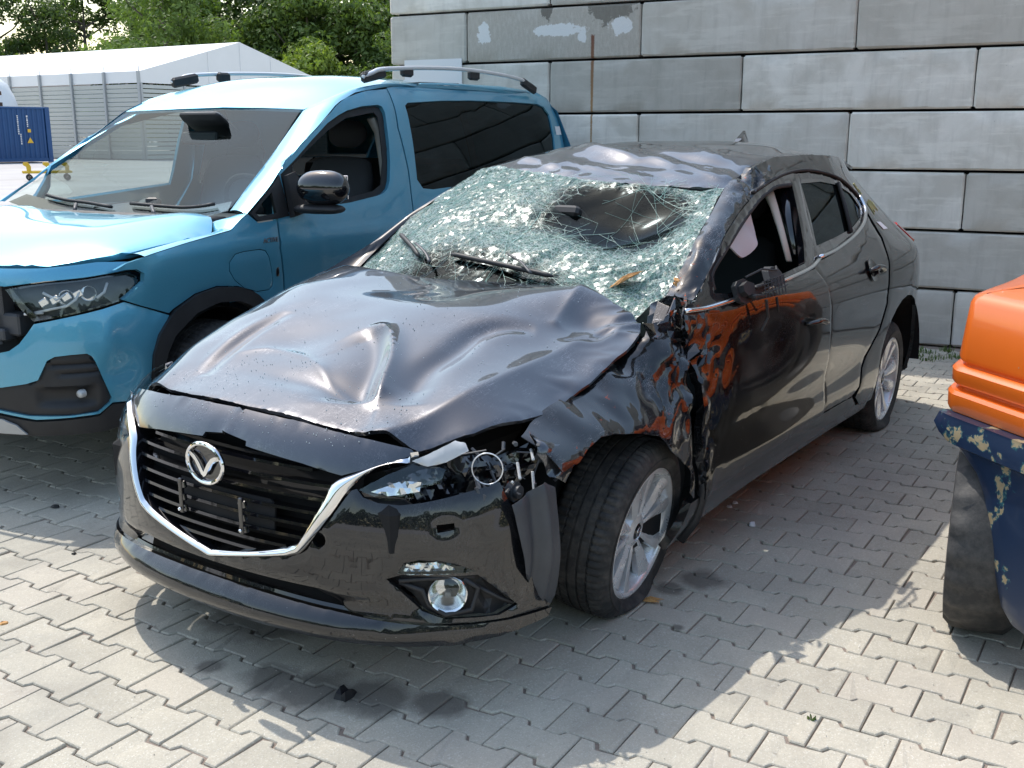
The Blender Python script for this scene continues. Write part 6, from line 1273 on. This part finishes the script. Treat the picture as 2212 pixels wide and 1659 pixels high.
F=[(2*i,2*i+2,2*i+3,2*i+1) for i in range(len(V)//2-1)]; mk('side_wall',[(x,-y+0,z) for x,y,z in V],[f[::-1] for f in F],M['cont'],CN)
for nm,c,d in (('corner_post',(.12,.02,1.45),(.24,.16,2.9)),('corner_post',(Lc-.12,.02,1.45),(.24,.16,2.9)),('top_rail',(Lc/2,.03,2.84),(Lc-.5,.08,.10)),('bottom_rail',(Lc/2,.03,.14),(Lc-.5,.10,.18)),('container_body',(Lc/2,-1.25,1.45),(Lc-.1,2.36,2.75))):
    mb=MB(); mb.box(c,d,bev=.01); mb.obj(nm,M['cont'],CN)
mb=MB()
for i in range(46): mb.box((.2+i*.262,-.35,2.885),(.13,.6,.05))
rb_=mb.obj('roof_ribs',M['pvc'],CN); rb_['kind']='stuff'
for x,z0,z1 in ((1.72,1.25,2.1),(1.45,.0,0)):
    pass
def vtext(s,x,ztop,size): return text_obj('serial_print',s,size,M['print'],CN,Matrix.Translation((x,.075,ztop))@Matrix.Rotation(math.pi/2,4,'Y')@Matrix.Rotation(math.pi/2,4,'Z')@Matrix.Rotation(0,4,'X')@Matrix.Scale(1,4),.002)
def strokes(x,z0,z1,wd,seed):
    r_=random.Random(seed); z=z1
    while z>z0:
        h=r_.uniform(.05,.09); mb=MB(); mb.box((x,.072,z-h/2),(wd*r_.uniform(.6,1),.006,h)); 
        for k_ in range(1): yield mb
        z-=h+.03
for x,z0,z1,sd_ in ((1.72,1.55,2.45,1),(1.62,.92,1.50,3),(1.22,1.85,2.45,2)):
    allm=MB()
    for b_ in strokes(x,z0,z1,.085,sd_): allm.add(b_.v,b_.f)
    o=allm.obj('serial_print',M['print'],CN); o['kind']='stuff'
mb=MB(); mb.box((1.16,.075,1.66),(.17,.006,.17)); mb.obj('warning_square',M['yprint'],CN)
mb=MB(); mb.add([(1.32,.08,1.02),(.98,.08,1.02),(1.15,.08,1.32)],[(0,1,2)]); mb.obj('warning_triangle',M['yprint'],CN)
# timber on the container and the white covered load behind it
M['timber']=mat('dark_brown_timber',(.09,.05,.035),.8)
TM=thing('timber_stack','dark brown timbers stacked on top of the blue container','timber',(-29.0,-53.0,2.91))
for i,(x,z,a,L) in enumerate([(0,.12,.1,2.2),(.1,.35,-.1,1.9),(-.15,.6,.2,2.0),(.2,.82,.0,1.5)]):
    mb=MB(); mb.box((x,-.3,z),(L,.3,.2),rz=a,ry=.05*i); mb.obj('timber',M['timber'],TM)
mb=MB(); r_=random.Random(3); V=[];n1,n2=24,12
for i in range(n1):
    for j in range(n2+1):
        a=2*math.pi*i/n1; b=j/n2*math.pi/2; rr=(math.cos(b))**.6 if j<n2 else 0; V.append((2.1*rr*math.cos(a)+r_.uniform(-.07,.07),1.6*rr*math.sin(a)+r_.uniform(-.07,.07),4.75*math.sin(b)**.8+r_.uniform(-.08,.08)))
F=[(i*(n2+1)+j,((i+1)%n1)*(n2+1)+j,((i+1)%n1)*(n2+1)+j+1,i*(n2+1)+j+1) for i in range(n1) for j in range(n2)]
o=mk('covered_load',V,F,M['pvc'],None,True,30); o.location=(-32.0,-58.4,0); o.rotation_euler=(0,0,-.2); tag(o,'tall load wrapped in white sheeting behind the blue container','covered load')
M['beige']=mat('beige_board',(.42,.33,.20),.8)
# ================================================================== yellow trolley
M['yellow']=mat('yellow_trolley_paint',(.62,.40,.02),.45)
g1=np.array([-18.29,-32.94]); g2=np.array([-17.05,-29.9])
TY_=thing('trolley','yellow wheeled trolley frame standing in the open yard','trolley',(-18.0,-30.6,0),math.radians(150))
for x0,x1,y in ((-.75,.75,-.30),(-.75,.75,.35)):
    mb=MB(); mb.box((0,y,.27),(1.5,.09,.07),bev=.01); mb.obj('frame_rail',M['yellow'],TY_)
for x in (-.55,.0,.55): mb=MB(); mb.box((x,0,.27),(.07,.7,.05)); mb.obj('cross_bar',M['yellow'],TY_)
for x in (-.55,.05,.6):
    for y in (-.3,.35):
        if x==.6 and y>0: continue
        mb=MB(); mb.prism([(-.05,0),(.06,0),(.07,.18),(.0,.30),(-.14,.30),(-.16,.22),(-.06,.16)],-.03,.03,lambda a,b,d:(x+a,y+d,.28+b)); mb.obj('cradle_hook',M['yellow'],TY_)
for x in (-.55,.6):
    for y in (-.3,.35):
        wl=bpy.data.objects.new('castor',None); COL.objects.link(wl); wl.parent=TY_; wl.location=(x,y,.10)
        mb=MB(); mb.lathe([(.055,-.03),(.09,-.03),(.10,-.02),(.10,.02),(.09,.03),(.055,.03)],20,'Y'); mb.obj('tyre',M['rubber'],wl,True,40)
        mb=MB()
        for k_ in range(5): a=k_*1.2566; mb.tube([(0,0,0),(.065*math.cos(a),0,.065*math.sin(a))],.012,5)
        mb.box((0,0,.10),(.04,.09,.06)); mb.obj('fork',M['rust'],wl)
# ================================================================== trees
def leaf_m(name,a,b,c):
    m=mat(name,a,.6); q=N(m); at=q.n('Attribute',attribute_name='lf'); oi=q.n('ObjectInfo'); base=q.mix(q.ramp(at.outputs['Fac'],[(0,0),(1,1)]),a,b); base=q.mix(q.math('MULTIPLY',oi.outputs['Random'],.5),base,c)
    q.l(base,q.b.inputs['Base Color']); t=q.t; tl_=q.n('BsdfTranslucent'); q.l(q.mix(1.0,base,(1.6,1.7,.7),'MULTIPLY'),tl_.inputs[0]); mx=q.n('MixShader'); mx.inputs[0].default_value=.35; q.l(q.b.outputs[0],mx.inputs[1]); q.l(tl_.outputs[0],mx.inputs[2]); q.l(mx.outputs[0],t.nodes['Material Output'].inputs[0]); return m
LM=[leaf_m('green_leaves',(.075,.13,.028),(.15,.22,.05),(.10,.15,.035)),leaf_m('dark_green_leaves',(.045,.085,.02),(.09,.14,.035),(.07,.10,.03)),leaf_m('yellow_green_leaves',(.13,.20,.035),(.24,.31,.06),(.16,.21,.05))]
BARK=plastic('tree_bark',(.10,.085,.07),.9)
def crown_mesh(seed,H,W,m,n=9000,leaf=.17,base=.15):
    r_=np.random.default_rng(seed); nc=46; C_=[]
    for i in range(nc):
        t=r_.uniform(base,1); rad=W*.5*np.sin(np.pi*min(1,(t*.85+.12)))**.7*r_.uniform(.35,1); a=r_.uniform(0,6.283); C_.append((rad*np.cos(a),rad*np.sin(a),t*H*.94,r_.uniform(.10,.19)*W))
    C_=np.array(C_); k_=r_.integers(0,nc,n); d=r_.normal(size=(n,3)); d/=np.linalg.norm(d,axis=1)[:,None]; rr=C_[k_,3]*(.55+.5*r_.random(n)); P=C_[k_,:3]+d*rr[:,None]*np.array([1,1,.75])
    # twigs poking out
    nrm=d+r_.normal(size=(n,3))*.55+np.array([0,0,.3]); nrm/=np.linalg.norm(nrm,axis=1)[:,None]; t1=np.cross(nrm,r_.normal(size=(n,3))); t1/=np.linalg.norm(t1,axis=1)[:,None]; t2=np.cross(nrm,t1); s_=leaf*r_.uniform(.6,1.5,n)[:,None]
    V=np.stack([P-t1*s_*1.0,P-t2*s_*.45+nrm*s_*.12,P+t1*s_,P+t2*s_*.45+nrm*s_*.12],1).reshape(-1,3); F=np.arange(4*n).reshape(-1,4)
    me=bpy.data.meshes.new('crown'); me.from_pydata(V.tolist(),[],F.tolist()); me.materials.append(m); at=me.attributes.new('lf','FLOAT','POINT'); tone=np.clip(.5+.25*r_.normal(size=nc),0,1)[k_]*.6+.4*r_.random(n); at.data.foreach_set('value',np.repeat(tone,4).astype(np.float32)); me.update(); return me
def trunk_mesh(seed,H):
    r_=random.Random(seed); mb=MB(); mb.tube([(0,0,0),(.1,.05,H*.3),(-.05,.1,H*.6),(.05,0,H*.92)],[.28,.20,.12,.03],8)
    for i in range(9):
        z=H*r_.uniform(.25,.8); a=r_.uniform(0,6.28); L=H*r_.uniform(.15,.3); mb.tube([(0,0,z),(L*.5*math.cos(a),L*.5*math.sin(a),z+L*.3),(L*math.cos(a),L*math.sin(a),z+L*.8)],[.09,.06,.02],5)
    me=bpy.data.meshes.new('trunk'); me.from_pydata(mb.v,[],mb.f); me.materials.append(BARK); me.update(); return me
kinds=[(crown_mesh(1,12,8,LM[0]),trunk_mesh(1,12)),(crown_mesh(2,13,8.5,LM[1]),trunk_mesh(2,13)),(crown_mesh(3,10,8,LM[0]),trunk_mesh(3,10)),(crown_mesh(4,7.5,7,LM[2],8000,.17,.05),trunk_mesh(4,7)),(crown_mesh(5,6,6.5,LM[2],7000,.17,.02),trunk_mesh(5,6)),(crown_mesh(6,14,7,LM[1],9000,.17,.1),trunk_mesh(6,14))]
TR=random.Random(31)
lab=['mid green broadleaf tree in the far tree belt','dark green dense tree in the far tree belt','mid green broadleaf tree in the far tree belt','bright yellow green bush at the front of the tree belt','bright yellow green bush at the front of the tree belt','dark green dense tree in the far tree belt']
ORD=['first','second','third','fourth','fifth','sixth','seventh','eighth','ninth','tenth','eleventh','twelfth','thirteenth','fourteenth','fifteenth','sixteenth','seventeenth','eighteenth','nineteenth','twentieth']
desc=['mid green broadleaf tree','dark green dense tree','mid green broadleaf tree','bright yellow green bush','bright yellow green bush','dark green dense tree']
def tree(k_,az,D,s,i,row):
    if az>-128: D+=32; s*=1.30
    x,y=2.72+D*math.cos(math.radians(az)),2.23+D*math.sin(math.radians(az)); nm_='bush' if k_ in(3,4) else 'tree'
    t=thing(nm_,'%s, %s from the left in the %s row of trees'%(desc[k_],ORD[i],row),nm_,(x,y,-.05),TR.uniform(0,6.28),'%s row of the tree belt'%row); t.scale=(s*TR.uniform(.9,1.1),s*TR.uniform(.9,1.1),s)
    for nm,me in zip(('crown','trunk'),kinds[k_]): o=bpy.data.objects.new(nm,me); COL.objects.link(o); o.parent=t
for a0,st,ks,D0,dd_,sf,row in ((-115,1.8,[0,1,2,5,1],104,(-4,6),lambda az:(1.02 if az>-127 else 1.22 if az>-128.5 else 1.55)*TR.uniform(.92,1.10),'tallest back'),(-115.6,2.4,[0,2,3,2],96,(-2,3),lambda az:(.80 if az>-127 else 1.25)*TR.uniform(.85,1.12),'middle'),(-116.2,2.4,[3,4,3,0],90,(-2,2),lambda az:(1.0 if az>-128 else 1.1)*TR.uniform(.8,1.15),'low front')):
    az=a0; i=0
    while az>-146: tree(TR.choice(ks),az+TR.uniform(-.6,.6),D0+TR.uniform(*dd_),sf(az),i,row); az-=st; i+=1
r_=np.random.default_rng(9); nw=26000; az_=np.radians(r_.uniform(-75,150,nw)); Dw=48+6*r_.random(nw)+4*np.sin(az_*9); hw=(9.5+2.2*np.sin(az_*13)+1.6*np.sin(az_*31+1))*r_.random(nw)**.8; P=np.stack([2.7+Dw*np.cos(az_),2.2+Dw*np.sin(az_),hw],1)
d=r_.normal(size=(nw,3)); t1=np.cross(d,r_.normal(size=(nw,3))); t1/=np.linalg.norm(t1,axis=1)[:,None]; t2=np.cross(d,t1); t2/=np.linalg.norm(t2,axis=1)[:,None]; sz=r_.uniform(.3,.75,nw)[:,None]
Vw=np.stack([P-t1*sz,P-t2*sz*.7,P+t1*sz,P+t2*sz*.7],1).reshape(-1,3); fw=mk('far_wood',Vw,np.arange(4*nw).reshape(-1,4),LM[1]); fw['kind']='stuff'
# ================================================================== small things on the ground
def shard(name,c,r,m,label,cat,seed,h=.01,rz=0,el=1):
    r_=random.Random(seed); n=8; mb=MB(); P=[(r*(.55+.6*r_.random())*math.cos(2*math.pi*i/n)*el,r*(.55+.6*r_.random())*math.sin(2*math.pi*i/n)) for i in range(n)]
    V=[(a,b,.0) for a,b in P]+[(a*.8,b*.8,h*(.5+r_.random())) for a,b in P]; mb.add(V,[tuple(range(n,2*n))]+[(i,(i+1)%n,n+(i+1)%n,n+i) for i in range(n)]); o=mb.obj(name,m); o.location=c; o.rotation_euler=(0,0,rz); tag(o,label,cat); return o
shard('plastic_fragment',(.833,.386,0),.032,M['plastic'],'crumpled black plastic fragment lying in the car shadow before the bumper','fragment',1,.018,.3,1.3)
for i,(x,y) in enumerate([(-1.157,.642),(-1.213,.644)]): shard('white_chip',(x,y,0),.014,M['white_sticker'],['tiny white chip beside the sill, the nearer to the front wheel of a pair','tiny white chip beside the sill, the farther of a pair'][i],'chip',5+i,.006)
shard('white_chip',(-1.01,.80,0),.017,M['white_sticker'],'white chip lying alone on the pavers behind the front wheel','chip',9,.010)
shard('brown_leaf',(1.112,-.789,0),.016,M['wood'],'small tan fragment on sunlit pavers at the left edge','leaf',12,.004)
shard('plastic_chip',(.654,-1.111,0),.010,M['plastic'],'small dark chip on the sunlit pavers left of the bumper','chip',14,.006)
shard('plastic_fragment',(.399,-1.621,0),.02,M['plastic'],'dark fragment in the shadow in front of the blue van','fragment',16,.008)
def splinters(name,c,L,w,n,seed,rz,tilt=0):
    r_=random.Random(seed); mb=MB()
    for i in range(n):
        y=r_.uniform(-w,w); l_=L*r_.uniform(.35,.6)*(1-abs(y)/w*.4); x=r_.uniform(-L*.15,L*.15); h=r_.uniform(.003,.009); t=r_.uniform(.002,.005)
        mb.add([(x-l_,y-.3*t,0),(x-l_*.6,y-t,h*.3),(x+l_*.7,y-t,h),(x+l_,y+r_.uniform(-.01,.01),h*r_.uniform(.3,1.3)),(x+l_*.6,y+t*1.3,h),(x-l_*.7,y+t,h*.6),(x,y,h+t*1.6)],[(0,1,6),(1,2,6),(2,3,6),(3,4,6),(4,5,6),(5,0,6),(0,5,4,3,2,1)])
    o=mb.obj(name,M['wood']); o.location=c; o.rotation_euler=(tilt,0,rz); return o
tag(splinters('wood_splinter',(-.165,.80,.004),.075,.012,7,3,math.radians(110)),'pale wood splinter on the pavers beside the flat front tyre','wood splinter')
zs_=float(wsz(-.50,.505)); o=splinters('wood_splinter',(-.50,.495,zs_+.026),.125,.036,24,5,math.radians(105)); o.rotation_euler=(.1,-.45,math.radians(105)); tag(o,'splintered orange brown wood lying on the shattered windscreen','wood splinter')
o=splinters('wood_splinter',(-.50,.688,1.0),.04,.012,8,6,1.2); o.rotation_euler=(1.2,.3,1.0); tag(o,'orange wood fibres jammed at the foot of the windscreen pillar','wood splinter')
# loose grit on the joints
GRM=mat('green_weeds',(.10,.16,.035),.7)
def tuft(c,n,h,r,seed,label,grp):
    r_=random.Random(seed); mb=MB()
    for i in range(n):
        a=r_.uniform(0,6.28); d=r*r_.random()**.7; x,y=d*math.cos(a),d*math.sin(a); hh=h*r_.uniform(.4,1); la=r_.uniform(0,6.28); lx,ly=hh*.5*math.cos(la)*r_.uniform(.3,1.2),hh*.5*math.sin(la)*r_.uniform(.3,1.2); wx,wy=-math.sin(la)*.0028,math.cos(la)*.0028
        mb.add([(x-wx,y-wy,-.005),(x+wx,y+wy,-.005),(x+lx*.5+wx,y+ly*.5+wy,hh*.6),(x+lx*.5-wx,y+ly*.5-wy,hh*.6),(x+lx,y+ly,hh)],[(0,1,2,3),(3,2,4)])
    o=mb.obj('weed_tuft',GRM); o.location=c; tag(o,label,'weeds'); o['group']=grp; return o
WG='weeds growing at the foot of the block wall'
for i,(x,y,n,h,r) in enumerate([(-5.06,.17,40,.11,.05),(-5.10,.24,30,.06,.05),(-4.95,.40,28,.03,.07),(-4.86,.50,36,.035,.09),(-4.74,.62,40,.035,.10),(-4.70,.45,40,.03,.08),(-4.80,.72,40,.04,.06),(-5.0,.62,40,.05,.05),(-5.05,.35,30,.03,.07),(-4.6,.58,30,.025,.05),(-5.03,-.2,30,.06,.05),(-4.9,.25,30,.03,.06)]):
    tuft((x,y,0),n,h,r,i,['tallest green weed tuft at the wall foot beside the rear wheel','low weed tuft pressed against the wall joint','thin weeds in the paver joint nearest the rear tyre','low weeds in the shaded paver joint midway to the forklift','widest low weed patch in the paver joints beside the forklift','sparse weeds on the sunlit side of the wall shadow','weeds half hidden behind the orange counterweight','short weeds by the wall foot left of the forklift','faint weeds between tallest tuft and paver joint','thin weed sprigs closest to the shadow edge','weed tuft at the wall foot behind the black car','faint weed sprigs in the joint behind the rear wheel'][i],WG)
o=tuft((.235,1.47,0),10,.018,.012,50,'single tiny green sprout in the sunlit paver joints','weeds'); del o['group']
GT=random.Random(77); mb=MB()
for i in range(1500):
    x=GT.uniform(-2.5,1.8); y=GT.uniform(-1.8,2.4); s_=GT.uniform(.0008,.0022); mb.add([(x-s_,y,0),(x,y-s_,0),(x+s_,y,0),(x,y+s_,0),(x,y,s_*1.3)],[(0,1,4),(1,2,4),(2,3,4),(3,0,4)])
o=mb.obj('grit',M['cream']); tag(o,kind='stuff')
# splashes of glass crumbs on bonnet and front panel
mb=MB()
for i in range(420):
    if i<260: x,y=GT.uniform(-.3,.7),GT.gauss(.1,.3); 
    else: x,y=GT.uniform(.5,.74),GT.uniform(-.45,.45)
    if abs(y)>.55 or (x>.55 and abs(y)>.48): continue
    z=float(hoodz(x,y)); s_=GT.uniform(.0010,.0024); mb.add([(x-s_,y,z),(x,y-s_,z),(x+s_,y,z),(x,y+s_,z),(x+s_*.3,y,z+s_*1.6)],[(0,1,4),(1,2,4),(2,3,4),(3,0,4)])
for i in range(60):
    t=GT.uniform(-.45,.5); z=GT.uniform(.69,.735); q=FRONT(t,z); s_=GT.uniform(.001,.0022); x,y,z=q; mb.add([(x-s_,y,z),(x,y-s_,z),(x+s_,y,z),(x,y+s_,z),(x+s_*.3,y,z+s_*1.8)],[(0,1,4),(1,2,4),(2,3,4),(3,0,4)])
o=mb.obj('glass_crumbs',mat('glass_crumb',(.7,.75,.75),.1,coat=1)); tag(o,kind='stuff')
